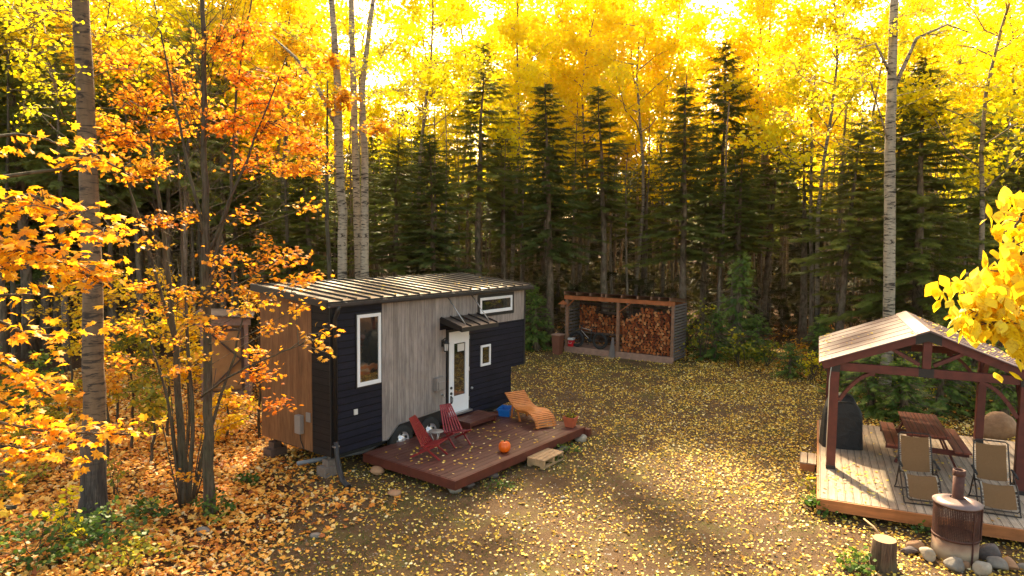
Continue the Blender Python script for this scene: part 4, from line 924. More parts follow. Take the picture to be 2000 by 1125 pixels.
F.append([(len(rings) - 1) * K + k for k in range(K)]); w.add(V, F, 0, True); cv = w.build('cover', M['cover_black'], gr); sm = cv.modifiers.new('s', 'SUBSURF'); sm.levels = 1; sm.render_levels = 1
w = MB(); w.tube([(-.15, -.26, 1.07), (-.12, -.31, 1.09), (.12, -.31, 1.09), (.15, -.26, 1.07)], .016, 6); w.build('strap', M['rubber'], cv)
for x in (-.3, .3):
    w = MB(); w.lathe([(0, -.02), (.05, -.02), (.05, .02), (0, .02)], (x, -.2, .051), 12, 'y'); w.build('caster', M['rubber'], gr)

# ================================================================== picnic table
pt = empty('picnic_table', PL(2.03, 3.62, DZ + .002), PYAW, 'reddish brown picnic table with attached benches under the pergola', 'picnic table')
w = MB()
for i in range(5): w.span((-.385 + i * .154, -.98, .71), (-.385 + i * .154 + .147, .98, .748))
w.build('tabletop', M['table_wood'], pt, .004)
for sx in (-1, 1):
    w = MB()
    for i in range(2): a = sx * .62 + (-.145 + i * .148); w.span((a, -.98, .42), (a + .142, .98, .456))
    w.build('bench', M['table_wood'], pt, .004)
for y in (-.68, .68):
    for sx in (-1, 1):
        w = MB(); w.beam((sx * .56, y, .0), (sx * .24, y, .708), .04, .11, (0, 1, 0)); w.build('leg', M['red_stain'], pt)
    w = MB(); w.beam((-.76, y - .045, .36), (.76, y - .045, .36), .04, .11, (0, 0, 1)); w.beam((-.38, y - .045, .66), (.38, y - .045, .66), .04, .09, (0, 0, 1)); w.build('cross_beam', M['red_stain'], pt)
w = MB(); w.beam((0, -.64, .36), (0, -.1, .66), .05, .07); w.build('brace', M['red_stain'], pt); w = MB(); w.beam((0, .64, .36), (0, .1, .66), .05, .07); w.build('brace', M['red_stain'], pt)

# ================================================================== zero-gravity chairs
def recliner(x, y, rz, label):
    c = empty('folding_recliner', PL(x, y, DZ + .002), PYAW + rz, label, 'chair', 'tan sling folding recliners on the deck')
    # local -y is forward (towards the fire pit)
    prof = [(.40, 1.02), (.28, .70), (.16, .42), (.06, .38), (-.20, .46), (-.32, .40), (-.52, .14)]
    hw = .235
    def sling(i0, i1, name, sag):
        P = [Vector((0, *prof[i])) for i in range(i0, i1 + 1)]; V = []; F = []; n = 8; pts = []
        for a, b in zip(P[:-1], P[1:]): pts += [a.lerp(b, k / 5) for k in range(5)]
        pts.append(P[-1])
        for p in pts:
            for k in range(n + 1): q = k / n * 2 - 1; V.append((q * hw, p.y + sag * (1 - q * q) * .5, p.z - sag * (1 - q * q)))
        for i in range(len(pts) - 1):
            for k in range(n): F.append((i * (n + 1) + k, i * (n + 1) + k + 1, (i + 1) * (n + 1) + k + 1, (i + 1) * (n + 1) + k))
        s = MB(); s.add(V, F, 0, True); return s.build(name, M['sling'], c)
    sling(0, 2, 'back_sling', .02); sling(3, 6, 'seat_sling', .03)
    fw = .275
    s = MB(); s.tube([(-fw, .10, .36), (-fw, prof[1][0], prof[1][1]), (-fw + .01, prof[0][0], prof[0][1] + .02), (-fw + .05, prof[0][0] + .012, prof[0][1] + .055), (fw - .05, prof[0][0] + .012, prof[0][1] + .055), (fw - .01, prof[0][0], prof[0][1] + .02), (fw, prof[1][0], prof[1][1]), (fw, .10, .36)], .013, 7); s.build('back_frame', M['chair_tube'], c)
    s = MB(); s.tube([(-fw, .16, .40), (-fw, -.20, .48), (-fw, -.33, .42), (-fw, -.54, .13), (-fw + .04, -.56, .10), (fw - .04, -.56, .10), (fw, -.54, .13), (fw, -.33, .42), (fw, -.20, .48), (fw, .16, .40)], .013, 7); s.build('seat_frame', M['chair_tube'], c)
    for sx in (-1, 1):
        X = sx * (fw + .03)
        s = MB(); s.tube([(X, .34, .012), (X, .24, .10), (X, .02, .58)], .012, 6); s.tube([(X, -.50, .012), (X, -.38, .10), (X, .02, .50)], .012, 6); s.build('leg', M['chair_tube'], c)
        s = MB(); s.tube([(X, .22, .62), (X, .0, .60), (X, -.18, .585)], [.02, .022, .018], 7); s.build('armrest', M['rubber'], c)
        s = MB()
        for i in range(20):
            q = i / 19; p = Vector((0, *prof[0])).lerp(Vector((0, *prof[1])), q * 2) if q < .5 else Vector((0, *prof[1])).lerp(Vector((0, *prof[2])), q * 2 - 1)
            s.tube([(sx * hw, p.y, p.z), (sx * (fw + .0), p.y, p.z + .008)], .006, 4)
        for i in range(16):
            q = i / 15 * 3; k = min(2, int(q)); p = Vector((0, *prof[3 + k])).lerp(Vector((0, *prof[4 + k])), q - k); s.tube([(sx * hw, p.y, p.z), (sx * fw, p.y, p.z + .008)], .006, 4)
        s.build('lacing', M['lace'], c)
    s = MB(); s.tube([(-fw - .03, .34, .013), (fw + .03, .34, .013)], .012, 6); s.tube([(-fw - .03, -.50, .013), (fw + .03, -.50, .013)], .012, 6); s.build('foot_rail', M['chair_tube'], c)
recliner(1.64, .92, .10, 'tan sling folding recliner left of the stove chimney')
recliner(2.84, 1.00, .02, 'tan sling folding recliner partly behind the stove, nearer the right post')

# ================================================================== fire pit stove
sx_, sy_ = 7.20, 10.55
sv = empty('fire_stove', (sx_, sy_, 0), .2, 'rusty wire-mesh cylinder fire stove with a cone cap and short chimney', 'stove')
w = MB(); w.lathe([(.30, 0), (.325, .02), (.325, .36), (.31, .36), (.31, .03), (0, .03)], n=40); w.build('base_drum', M['drum'], sv)
w = MB(); Rm = .322
for k in range(84):
    a = 2 * PI * k / 84; w.tube([(Rm * math.cos(a), Rm * math.sin(a), .35), (Rm * math.cos(a), Rm * math.sin(a), .90)], .0050, 4, 0, False, False)
for k in range(24):
    z = .36 + k * .0235; w.tube([(Rm * math.cos(a), Rm * math.sin(a), z) for a in np.linspace(0, 2 * PI, 41)[:-1]], .0042, 4, 0, True)
w.build('wire_mesh', M['rust'], sv)
for z in (.37, .895):
    w = MB(); w.lathe([(.33, -.02), (.335, -.02), (.335, .02), (.33, .02)], (0, 0, z), 40); w.build('hoop', M['rust'], sv)
w = MB(); w.span((-.012, -.34, .02), (.012, -.328, .89)); w.box((.2, -.27, .63), (.02, .02, .5)); w.box((.27, -.2, .63), (.02, .02, .5)); w.build('door_edge', M['rust'], sv)
w = MB(); w.lathe([(.345, .90), (.35, .915), (.11, .985), (.11, .975), (.34, .895)], n=40); w.build('cap', M['cap_metal'], sv)
w = MB(); w.lathe([(.080, .96), (.082, 1.43), (.072, 1.43), (.072, 1.03)], n=24); w.lathe([(.086, 1.35), (.090, 1.36), (.090, 1.44), (.082, 1.445), (.074, 1.435)], n=24); w.lathe([(.085, .975), (.09, .985), (.084, .99)], n=24); w.build('chimney', M['rust'], sv)
ring = [(-.52, .18, .30, .22, 'rock_brown', 'brown'), (-.50, -.10, .32, .24, 'rock_pale', 'pale cream'), (-.26, -.42, .38, .22, 'rock_grey', 'mid grey'), (.08, -.52, .34, .24, 'rock_pale', 'whitish blocky'), (.40, -.40, .32, .24, 'rock_grey', 'rounded grey'), (.50, -.06, .44, .34, 'rock_dark', 'large dark purple-grey'), (.62, -.38, .28, .22, 'rock_brown', 'orange-tan'), (-.66, .10, .30, .14, 'rock_dark', 'flat dark'), (-.05, -.36, .18, .12, 'rock_brown', 'small brown'), (.80, -.45, .22, .16, 'rock_grey', 'small grey')]
pos = ['behind left of the stove base', 'left of the stove base', 'in front left of the stove base', 'directly before the stove base', 'in front right of the stove base', 'right of the stove base', 'outermost right before the stove', 'outermost left of the stove base', 'tucked against the stove base front', 'at the far right end of the stove ring']
for i, (x, y, s1, s2, m_, d_) in enumerate(ring):
    rock('rock', (sx_ + x, sy_ + y, s2 * .35), (s1, s1 * .78, s2), M[m_], 20 + i, d_ + ' stone ' + pos[i], 'stones ringing the stove', rz=i * 1.3)
# stump with cut top
w = MB(); V = []; K = 40; H_ = .46
for z, r in ((0, .205), (.1, .185), (.25, .178), (H_ - .012, .176), (H_, .168)):
    for k in range(K): a = 2 * PI * k / K; rr_ = r * (1 + (.045 * math.sin(a * 11 + 2 * math.sin(a * 3)) + .02 * math.sin(a * 23)) * (z < H_ - .02) + .03 * math.sin(2 * a)); V.append((rr_ * math.cos(a), rr_ * math.sin(a), z))
w.add(V, [(j * K + k, j * K + (k + 1) % K, (j + 1) * K + (k + 1) % K, (j + 1) * K + k) for j in range(4) for k in range(K)], 0, True)
stp = w.build('tree_stump', M['bark_stump'], None, 0, (5.84, 10.16, 0)); tag(stp, 'upright cut log stump with rough brown bark left of the stove', 'stump')
w = MB(); w.add([(V[4 * K + k][0], V[4 * K + k][1], H_ + .003) for k in range(K)], [list(range(K))]); w.build('cut_face', M['stump_top'], stp)
w = MB(); a = ground_at(1686, 1030); b = ground_at(1724, 1055); w.tube([(a[0], a[1], .16), ((a[0] + b[0]) / 2, (a[1] + b[1]) / 2, .13), (b[0], b[1], .04)], [.012, .018, .022], 6); tag(w.build('stick', M['pallet_wood']), 'pale bare stick leaning on the ground behind the stump', 'stick')
rock('boulder', tuple(at(1948, 862, 16.9)[:2]) + (.35,), (.85, .7, .9), M['rock_brown'], 50, 'large tan boulder beyond the deck by the rear right post', None, 'boulder')
gp = ground_at(620, 1050)
for i, (u, v, s_, m_, d_) in enumerate([(618, 1048, .22, 'rock_grey', 'grey stone half buried in leaves left of the dirt clearing'), (395, 1040, .26, 'rock_grey', 'grey stone among the leaves beneath the grey maple stem'), (1100, 972, .12, 'rock_pale', 'small pale stone on open dirt below the pallet step')]):
    g_ = ground_at(u, v); rock('rock', (g_[0], g_[1], s_ * .1), (s_, s_ * .8, s_ * .5), M[m_], 60 + i, d_, 'loose stones on the ground')

# ================================================================== VEGETATION
# ---- conifers
def spruce_meshes(seed, H=14.0, R=1.45, base=.26, dens=1.0, ragged=.35, spray=.30):
    rg = np.random.default_rng(seed); zb = H * base
    lean = rg.normal(0, .12, 2)
    zs = np.linspace(0, H, 9); cx = lean[0] * (zs / H) ** 2 * 1.5 + rg.normal(0, .02, 9); cy = lean[1] * (zs / H) ** 2 * 1.5
    tr = [polyline_tube([(cx[i], cy[i], zs[i]) for i in range(9)], [max(.012, .15 * (1 - z / H) ** .85 + (.05 if z < .1 else 0)) for z in zs], 8)]
    # dead lower branches
    nd = 46; z = rg.uniform(.8, zb + 1.5, nd); a = rg.uniform(0, 2 * PI, nd); Ld = rg.uniform(.3, 1.1, nd)
    A = np.stack([np.interp(z, zs, cx), np.interp(z, zs, cy), z], 1); B = A + np.stack([np.cos(a) * Ld, np.sin(a) * Ld, rg.uniform(-.35, .1, nd) * Ld], 1)
    tr.append(sticks(A, B, .014, .004))
    C = B + np.stack([np.cos(a + .6) * Ld * .4, np.sin(a + .6) * Ld * .4, -.1 * Ld], 1); tr.append(sticks((A + B) / 2, C, .007, .003))
    # live branches
    P = []; D = []; S = []; q = []; BA = []; BB = []
    z = zb
    while z < H - .15:
        t = (z - zb) / (H - zb); r0 = R * (1 - t) ** .78 * (.75 + .25 * min(1, t * 5 + .3)); nb = int(rg.integers(4, 7) * dens + .5)
        a0 = rg.uniform(0, 2 * PI)
        for k in range(max(3, nb)):
            a = a0 + 2 * PI * k / nb + rg.normal(0, .25); r = r0 * rg.uniform(1 - ragged, 1 + ragged * .5) + .10
            if rg.random() < .14: continue
            zz = z + rg.normal(0, .08); base_ = np.array([np.interp(zz, zs, cx), np.interp(zz, zs, cy), zz]); droop = -.30 + .75 * t + rg.normal(0, .08)
            dirv = np.array([math.cos(a), math.sin(a), 0]); n = max(3, int(r / .085))
            for j in range(n):
                u = (j + rg.uniform(.2, .8)) / n
                if u < .15 and r > .6: continue
                p = base_ + dirv * r * u + np.array([0, 0, r * (droop * u - .22 * u * u + .16 * u ** 3)])
                for sg in (-1, 1):
                    an = a + sg * rg.uniform(.35, 1.0) * (1 - .3 * u); L_ = spray * rg.uniform(.7, 1.25) * (.75 + .6 * (1 - u)) * (.6 + .4 * (1 - t))
                    P.append(p + rg.normal(0, .02, 3)); D.append((math.cos(an), math.sin(an), rg.normal(-.28, .22))); S.append(L_); q.append(.25 + .5 * u + rg.normal(0, .18))
            tip = base_ + dirv * r + np.array([0, 0, r * (droop - .06)]); P.append(tip - dirv * .12); D.append((dirv[0], dirv[1], droop * .5)); S.append(spray * 1.0); q.append(.85)
            BA.append(base_); BB.append(base_ + (tip - base_) * .85 + np.array([0, 0, -.03]))
        z += (.20 + .08 * (1 - t)) / dens ** .5
    P.append((cx[-1], cy[-1], H - .3)); D.append((0, 0, 1)); S.append(.42); q.append(.7)
    tr.append(sticks(BA, BB, .016, .005))
    P = np.array(P); D = np.array(D); S = np.array(S)
    SS = np.stack([S * 1.0, S, S], 1)
    cr = instances(TS, P, rot_from(D, rg.normal(0, .5, len(P)), rg), SS, np.clip(q, 0, 1))
    return fast_mesh('trunk', *join(tr), [M['bark_spruce']]), fast_mesh('crown', *cr, [M['needle']])
SPV = [spruce_meshes(101, 14, 1.75, .36, .98, .45, .36), spruce_meshes(102, 14, 2.15, .42, .92, .55, .38), spruce_meshes(103, 14, 1.6, .48, .92, .55, .36), spruce_meshes(104, 14, 2.5, .20, 1.0, .45, .38), spruce_meshes(105, 14, 1.7, .56, .85, .6, .36)]
def place(name, meshes, loc, sc, rz, label, cat, group=None):
    t = empty(name, loc, rz, label, cat, group); t.rotation_euler = (random.gauss(0, .018), random.gauss(0, .018), rz); t.scale = sc if hasattr(sc, '__len__') else (sc, sc, sc)
    a = link('trunk', meshes[0], t); b = link('crown', meshes[1], t); return t

# named spruces of the front row: (u of top, v of top, depth, variant, width factor, label)
ROW = [
 (932, 92, 33, 2, 1.2, 'tall thin-topped spruce whose tip pokes into the yellow leaves above the cabin roof'),
 (1075, 158, 31, 0, 1.15, 'narrow pointed dark spruce just left of the woodshed'),
 (1182, 165, 33, 2, 1.15, 'slim spruce with bare lower trunk rising above the left bay of the woodshed'),
 (1405, 72, 34, 1, 1.05, 'tallest pointed spruce behind the right end of the woodshed'),
 (1335, 165, 32, 0, 1.2, 'bright green pointed spruce directly above the slatted side of the woodshed'),
 (985, 215, 35, 2, .9, 'thin ragged spruce between the two dark spruces right of the cabin'),
 (1642, 232, 27.5, 1, .95, 'broad green spruce left of the pale birch-like trunk'),
 (1797, 108, 26.5, 3, 1.25, 'widest spruce with layered drooping boughs right of the pale trunk'),
 (1720, 150, 30, 1, 1.1, 'spruce half hidden behind the pale trunk above the pergola'),
 (1490, 245, 36, 4, 1.2, 'high-crowned spruce with bare dark trunk between shed and pergola'),
 (850, 262, 30, 3, .95, 'wide dark spruce right above the middle of the cabin roof'),
 (770, 262, 31, 1, 1.1, 'dark spruce right of the three pale trunks'),
 (1255, 300, 37, 4, 1.1, 'short-crowned spruce behind the middle of the woodshed'),
 (1570, 262, 32, 4, 1.2, 'spruce with crown starting high, left of the broad green spruce'),
 (1905, 205, 31, 1, 1.2, 'spruce at the right partly covered by yellow boughs'),
 (1975, 260, 29, 3, .9, 'dark spruce at the right frame edge above the pergola roof'),
 (612, 300, 29, 1, 1.1, 'olive spruce left of the three pale trunks'),
 (520, 330, 31, 4, 1.2, 'thin spruce behind the bare twigs above the brown end wall'),
 (1020, 300, 38, 2, 1.1, 'small-topped spruce deeper behind the cabin ridge'),
 (1130, 290, 37, 4, 1.1, 'dim spruce deeper in the wood left of the shed posts'),
 (1445, 285, 31.5, 2, 1.1, 'slender spruce standing right of the tallest pointed spruce'),
 (55, -120, 27, 1, 1.3, 'tall dark spruce at the far left beyond the big aspen trunk'),
 (-20, -60, 30, 3, 1.0, 'dark spruce at the left frame edge'),
 (115, -90, 31, 3, 1.0, 'dark spruce seen just left of the big aspen trunk'),
 (260, 110, 33, 1, 1.2, 'dark spruce behind the orange maple crown'),
 (420, 60, 34, 1, 1.3, 'dark spruce behind the grey maple stem'),
]
used = []
for u, v, Y, k, wf, lab in ROW:
    p = at(u, v, Y); h = p[2]; s = h / 14.0; pb = at(u, 600, Y)
    place('spruce_tree', SPV[k], (pb[0], Y, -.02), (wf * 1.22, wf * 1.22, s), random.uniform(0, 6.28), lab, 'spruce', 'spruces along the edge of the clearing'); used.append((pb[0], Y))
# the wood behind
def poisson(n, xf, yr, dmin, seed, used, dm_used=1.0):
    rg = np.random.default_rng(seed); out = []; tries = 0
    while len(out) < n and tries < 40000:
        tries += 1; y = rg.uniform(*yr); x = rg.uniform(*xf(y))
        if all((x - a) ** 2 + (y - b) ** 2 > dmin ** 2 for a, b in out) and all((x - a) ** 2 + (y - b) ** 2 > dm_used ** 2 for a, b in used): out.append((x, y))
    return out
def where(x, y):
    u = 1000 + x / y * FPX
    spots = [(60, 'at the far left edge'), (260, 'beyond the big aspen trunk'), (480, 'behind the orange maples'), (720, 'behind the left cabin roof'), (1030, 'behind the right cabin roof'), (1330, 'behind the woodshed'), (1600, 'between woodshed and pergola'), (1800, 'behind the pergola roof'), (9999, 'at the right beyond the pergola')]
    return next(s for a, s in spots if u < a)
def depthw(y): return 'front rank' if y < 38 else ('middle rank' if y < 47 else 'deep rank')
wood = poisson(84, lambda y: (-.86 * y, .86 * y), (35.5, 60), 1.75, 5, used, 1.4)
for x, y in wood:
    h = random.uniform(10.0, 13.8) * (1.0 if y < 48 else 1.12); k = random.choice([0, 1, 2, 4, 2, 4]); wf = random.uniform(.75, 1.1)
    place('spruce_tree', SPV[k], (x, y, -.02), (wf, wf, h / 14), random.uniform(0, 6.28), 'dark spruce in the %s %s' % (depthw(y), where(x, y)), 'spruce', 'spruces of the wood ' + where(x, y) + ', ' + depthw(y)); used.append((x, y))
# left flank wood (nearer)
lw = poisson(20, lambda y: (-.86 * y, -.42 * y), (24, 36), 1.7, 9, used, 1.3)
for x, y in lw:
    if (x + 8.7) ** 2 + (y - 21) ** 2 < 9: continue
    k = random.choice([4, 4, 2, 1]); wf = random.uniform(.9, 1.2)
    place('spruce_tree', SPV[k], (x, y, -.02), (wf, wf, random.uniform(.80, 1.05)), random.uniform(0, 6.28), 'dark spruce of the near left wood %s' % where(x, y), 'spruce', 'spruces of the near left wood, ' + where(x, y)); used.append((x, y))
# bare pole trunks
def pole_mesh(seed, H=12):
    rg = np.random.default_rng(seed); zs = np.linspace(0, H, 8); cx = rg.normal(0, .05, 8).cumsum(); cy = rg.normal(0, .05, 8).cumsum()
    tr = [polyline_tube([(cx[i], cy[i], zs[i]) for i in range(8)], [max(.02, .10 * (1 - .75 * z / H)) for z in zs], 7)]
    n = 60; z = rg.uniform(1.0, H, n); a = rg.uniform(0, 6.28, n); Ld = rg.uniform(.2, 1.2, n)
    A = np.stack([np.interp(z, zs, cx), np.interp(z, zs, cy), z], 1); B = A + np.stack([np.cos(a) * Ld, np.sin(a) * Ld, rg.uniform(-.3, .25, n) * Ld], 1); tr.append(sticks(A, B, .012, .003))
    C = (A + B) / 2 + np.stack([np.cos(a + .7) * Ld * .5, np.sin(a + .7) * Ld * .5, rg.uniform(-.2, .1, n)], 1); tr.append(sticks((A + B) / 2, C, .006, .002))
    return join(tr)
POLE = [fast_mesh('bare_trunk', *pole_mesh(200 + i), [M['bark_pole']]) for i in range(5)]
poles = poisson(190, lambda y: (-.82 * y, .82 * y), (30.5, 50), 1.0, 15, used, .8)
for x, y in poles:
    if y < 32.5 and -3 < x < 9: continue
    o = link('bare_trunk', random.choice(POLE), None, (x, y, -.02), random.uniform(0, 6.28)); s = random.uniform(.6, 1.25); o.scale = (s, s, random.uniform(.75, 1.1))
    tag(o, 'bare trunk in the %s %s' % (depthw(y), where(x, y)), 'bare tree', 'bare thin trunks ' + where(x, y) + ', ' + depthw(y))
# the far wood that closes the view
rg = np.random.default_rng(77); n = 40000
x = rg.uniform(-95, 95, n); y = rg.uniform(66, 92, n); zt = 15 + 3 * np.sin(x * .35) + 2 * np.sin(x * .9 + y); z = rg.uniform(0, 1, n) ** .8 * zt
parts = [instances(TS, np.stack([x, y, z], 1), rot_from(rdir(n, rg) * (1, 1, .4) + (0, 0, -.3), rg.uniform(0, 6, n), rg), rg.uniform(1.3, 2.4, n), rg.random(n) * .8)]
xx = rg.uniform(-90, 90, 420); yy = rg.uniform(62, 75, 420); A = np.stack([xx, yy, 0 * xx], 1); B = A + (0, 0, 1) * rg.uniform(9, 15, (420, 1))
far = fast_mesh('far_wood', *join(parts), [M['needle_painted_shade']]); tag(link('far_wood', far), 'dark mass of the far conifer wood closing the view between the trunks', 'wood', kind='stuff')

# ---- broadleaf trees
def broadleaf(seed, H, zc, R, nleaf, leaf, mats, template, r0=.16, nlimb=12, top=None, lean=(0, 0), gap=.30, clump=.55, bark='bark_aspen_pale', upright=.7, curve=.12):
    """trunk with limbs + crown of separate leaves held in clumps at the limb ends; crown from zc to H"""
    rg = np.random.default_rng(seed); n = 10; zs = np.linspace(0, H * .96, n)
    cx = lean[0] * (zs / H) + curve * np.sin(zs * .45 + seed) * zs / H * 2; cy = lean[1] * (zs / H) + curve * np.sin(zs * .38 + seed * 2) * zs / H * 2; cx -= cx[0]; cy -= cy[0]
    tr = [polyline_tube([(cx[i], cy[i], zs[i]) for i in range(n)], [max(.02, r0 * (1 - .88 * (z / H)) * (1.18 if z < .2 else 1)) for z in zs], 12)]
    A = []; B = []; ra = []; rb = []; tips = []
    for k in range(nlimb):
        z = zc - .8 + (H - zc) * .9 * ((k + rg.random()) / nlimb); b = np.array([np.interp(z, zs, cx), np.interp(z, zs, cy), z]); a = k * 2.4 + rg.normal(0, .5)
        t = max(0, (z - zc) / (H - zc)); L_ = R * (1.05 - .65 * t) * rg.uniform(.75, 1.15); p = b; d = np.array([math.cos(a), math.sin(a), upright * rg.uniform(.5, 1.3)]); d /= np.linalg.norm(d)
        for s in range(4):
            q = p + d * L_ / 4 + rg.normal(0, .05 * L_ / 2, 3); A.append(p); B.append(q); w0 = r0 * .35 * (1 - t * .6) * (1 - s / 4.6); ra.append(w0); rb.append(w0 * .78); 
            if s > 0:
                for m in range(3):
                    e = q + (rdir(1, rg)[0] * (1, 1, .6) + d * .5) * L_ * .28; A.append(q); B.append(e); ra.append(w0 * .35); rb.append(.004); tips.append(e); tips.append((q + e) / 2)
            p = q; d = d + rg.normal(0, .18, 3); d[2] += .05; d /= np.linalg.norm(d)
        tips.append(p)
    tr.append(sticks(A, B, np.maximum(ra, .006), np.maximum(rb, .004), 5))
    tips = np.array(tips); tips = tips[rg.random(len(tips)) > gap * .4]
    ii = rg.integers(0, len(tips), nleaf); P = tips[ii] + rg.normal(0, clump, (nleaf, 3)) * (1, 1, .7) * rg.uniform(.3, 1, (nleaf, 1))
    tone = rg.normal(0, .16, len(tips))[ii]
    D = rdir(nleaf, rg) * (1, 1, .6) + (0, 0, -.5)
    cr = instances(template, P, rot_from(D, rg.uniform(-1.2, 1.2, nleaf), rg), leaf * rg.uniform(.7, 1.25, nleaf), np.clip(.5 + tone + rg.normal(0, .16, nleaf), 0, 1))
    return fast_mesh('trunk', *join(tr), [M[bark]], smooth=True), fast_mesh('crown', *cr, [M[mats]])

# far aspens: four shared forms
ASP = [broadleaf(300 + i, 21, (8.5, 9.5, 7.5, 10)[i], 3.2, 6800, .20, ('leaf_yellow', 'leaf_yellow', 'leaf_yellow', 'leaf_yellow')[i], TQ, .12, 17, clump=.55, bark='bark_aspen_far', lean=((.6, 0), (-.8, .2), (.3, .3), (-.2, 0))[i], curve=.25) for i in range(4)]
asp = poisson(50, lambda y: (-.84 * y, .84 * y), (37, 58), 2.6, 25, [], 1.0)
asp = [(x, y) for x, y in asp if not 800 < 1000 + x / y * FPX < 900] + poisson(16, lambda y: (-.84 * y, -.30 * y), (34, 50), 2.2, 26, [], 1.0) + [(4.2, 38.5), (5.6, 42), (2.9, 45), (-5.6, 41.5), (-4.4, 50), (7.6, 40)]
for x, y in asp:
    s = random.uniform(.85, 1.15)
    place('aspen_tree', random.choice(ASP), (x, y, -.02), (s * 1.05, s * 1.05, s), random.uniform(0, 6.28), 'bright yellow aspen in the %s %s' % (depthw(y), where(x, y)), 'aspen', 'yellow aspens ' + where(x, y) + ', ' + depthw(y))
# nearer aspens that hang over the spruces
NA = [(560, 33, 0, 1.05, 'yellow aspen leaning in behind the orange maple top'), (300, 33, 2, 1.0, 'bright yellow aspen behind the upper left orange leaves'), (90, 30, 1, 1.0, 'yellow aspen with high boughs left of the big trunk'), (820, 33, 1, 1.0, 'golden aspen filling the top above the cabin roof'), (1000, 36, 0, 1.0, 'forked yellow aspen behind the thin-topped spruce'), (1240, 35, 3, 1.0, 'pale straight aspen trunk rising behind the woodshed'), (1600, 30, 0, .95, 'golden aspen left of the tall pale trunk'), (1900, 25, 2, .95, 'yellow aspen with low boughs at the upper right'), (1500, 36, 1, 1.05, 'aspen with a pale broken-looking stem above the dark spruces'), (2060, 22, 0, .9, 'yellow aspen partly outside the right frame edge'), (440, 32, 3, 1.05, 'tall yellow aspen deeper behind the grey maple'), (1700, 36, 2, 1.05, 'yellow aspen behind the broad green spruce')]
for u, Y, k, s, lab in NA:
    p = at(u, 560, Y); place('aspen_tree', ASP[k], (p[0], Y, -.02), s, random.uniform(0, 6.28), lab, 'aspen', 'yellow aspens nearer the clearing')

# ---- undergrowth inside the wood, its shade put into the needle colour
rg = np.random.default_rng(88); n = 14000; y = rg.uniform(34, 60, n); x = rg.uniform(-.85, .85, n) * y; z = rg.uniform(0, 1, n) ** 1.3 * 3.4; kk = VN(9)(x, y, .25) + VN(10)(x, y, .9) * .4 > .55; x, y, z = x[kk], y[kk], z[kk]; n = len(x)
tag(link('undergrowth', fast_mesh('undergrowth', *instances(TS, np.stack([x, y, z], 1), rot_from(rdir(n, rg) * (1, 1, .4) + (0, 0, -.2), rg.uniform(0, 6, n), rg), rg.uniform(.5, 1.0, n), rg.random(n)), [M['needle_painted_shade']])), 'low dim conifer undergrowth filling the wood between the trunks', 'undergrowth', kind='stuff')

# ---- individually shaped trees close to the camera
def stem(name, pts, radii, mat, parent, n=14, wob=.0, seed=0):
    rg = np.random.default_rng(seed); P = [np.array(p, float) for p in pts]; Q = []; R_ = []
    for i in range(len(P) - 1):
        for k in range(5): q = k / 5; Q.append(P[i] * (1 - q) + P[i + 1] * q + rg.normal(0, wob, 3) * (1, 1, 0)); R_.append(radii[i] * (1 - q) + radii[i + 1] * q)
    Q.append(P[-1]); R_.append(radii[-1]); m = MB(); m.tube(Q, R_, n); return m
def tree_root(name, base, label, cat, group=None):
    return empty(name, (base[0], base[1], 0), 0, label, cat, group)
def shift(parts, base): v, l, s, r = parts; return v - np.array([base[0], base[1], 0]), l, s, r

def clusters(specs, leaf, T, rg, stemP=None, tw=.006, flat=.35, droop=-.35, per=7, mult=1.0):
    """leaf sprays: (centre, rx, ry, rz, n). Every spray gets twigs; leaves hang in flat fans along the twigs."""
    LP = []; LD = []; A = []; B = []; tone = []
    for c, rx, ry, rz, n in specs:
        n = int(n * mult)
        nt = max(2, int(n / per)); cpos = c + rg.normal(0, 1, (nt, 3)) * (rx, ry, rz) * .55; q0 = rg.normal(0, .15)
        ax = rg.normal(0, 1, 3) * (1, 1, .25)
        if stemP is not None:
            j = np.argmin(np.abs(stemP[:, 2] - (c[2] - .45 * np.linalg.norm(stemP[:, :2] - c[:2], axis=1)))); root = stemP[j]; ax = (c - root) / (np.linalg.norm(c - root) + 1e-6) + rg.normal(0, .35, 3) * (1, 1, .4)
            ax /= np.linalg.norm(ax); b0 = c - ax * rx * .8; mid = root * .5 + b0 * .5 + rg.normal(0, .06, 3) * np.linalg.norm(c - root) + (0, 0, -.04 * np.linalg.norm(c - root)); A += [root, mid]; B += [mid, b0]
        ax = ax / np.linalg.norm(ax); kn = [c + ax * rx * q + rg.normal(0, rz * .25, 3) for q in (-.8, -.25, .35, .95)]
        for a_, b_ in zip(kn[:-1], kn[1:]): A.append(a_); B.append(b_)
        for t_ in cpos:
            sgm = float(np.clip(np.dot(t_ - c, ax) / rx - .35, -.8, .9)); q_ = (sgm + .8) / 1.75 * 3; k_ = min(2, int(q_)); o_ = kn[k_] * (1 - (q_ - k_)) + kn[k_ + 1] * (q_ - k_)
            A.append(o_); B.append(t_); d = (t_ - o_) + rg.normal(0, .05, 3); ln = np.linalg.norm(d) + 1e-6; d /= ln
            m = per; u = rg.uniform(.25, 1.15, m); P = o_ + (t_ - o_) * u[:, None] + rg.normal(0, leaf * .95, (m, 3)) * (1, 1, .5)
            LP.append(P); dd = d[None] * .5 + rg.normal(0, .6, (m, 3)) * (1, 1, .35) + (0, 0, droop); LD.append(dd); tone.append(.5 + q0 + rg.normal(0, .17, m))
    LP = np.concatenate(LP); LD = np.concatenate(LD); tone = np.clip(np.concatenate(tone), 0, 1); n = len(LP)
    cr = instances(T, LP, rot_from(LD, rg.normal(0, .55, n), rg), leaf * rg.uniform(.7, 1.2, n), tone)
    return cr, sticks(A, B, tw, tw * .35, 4)

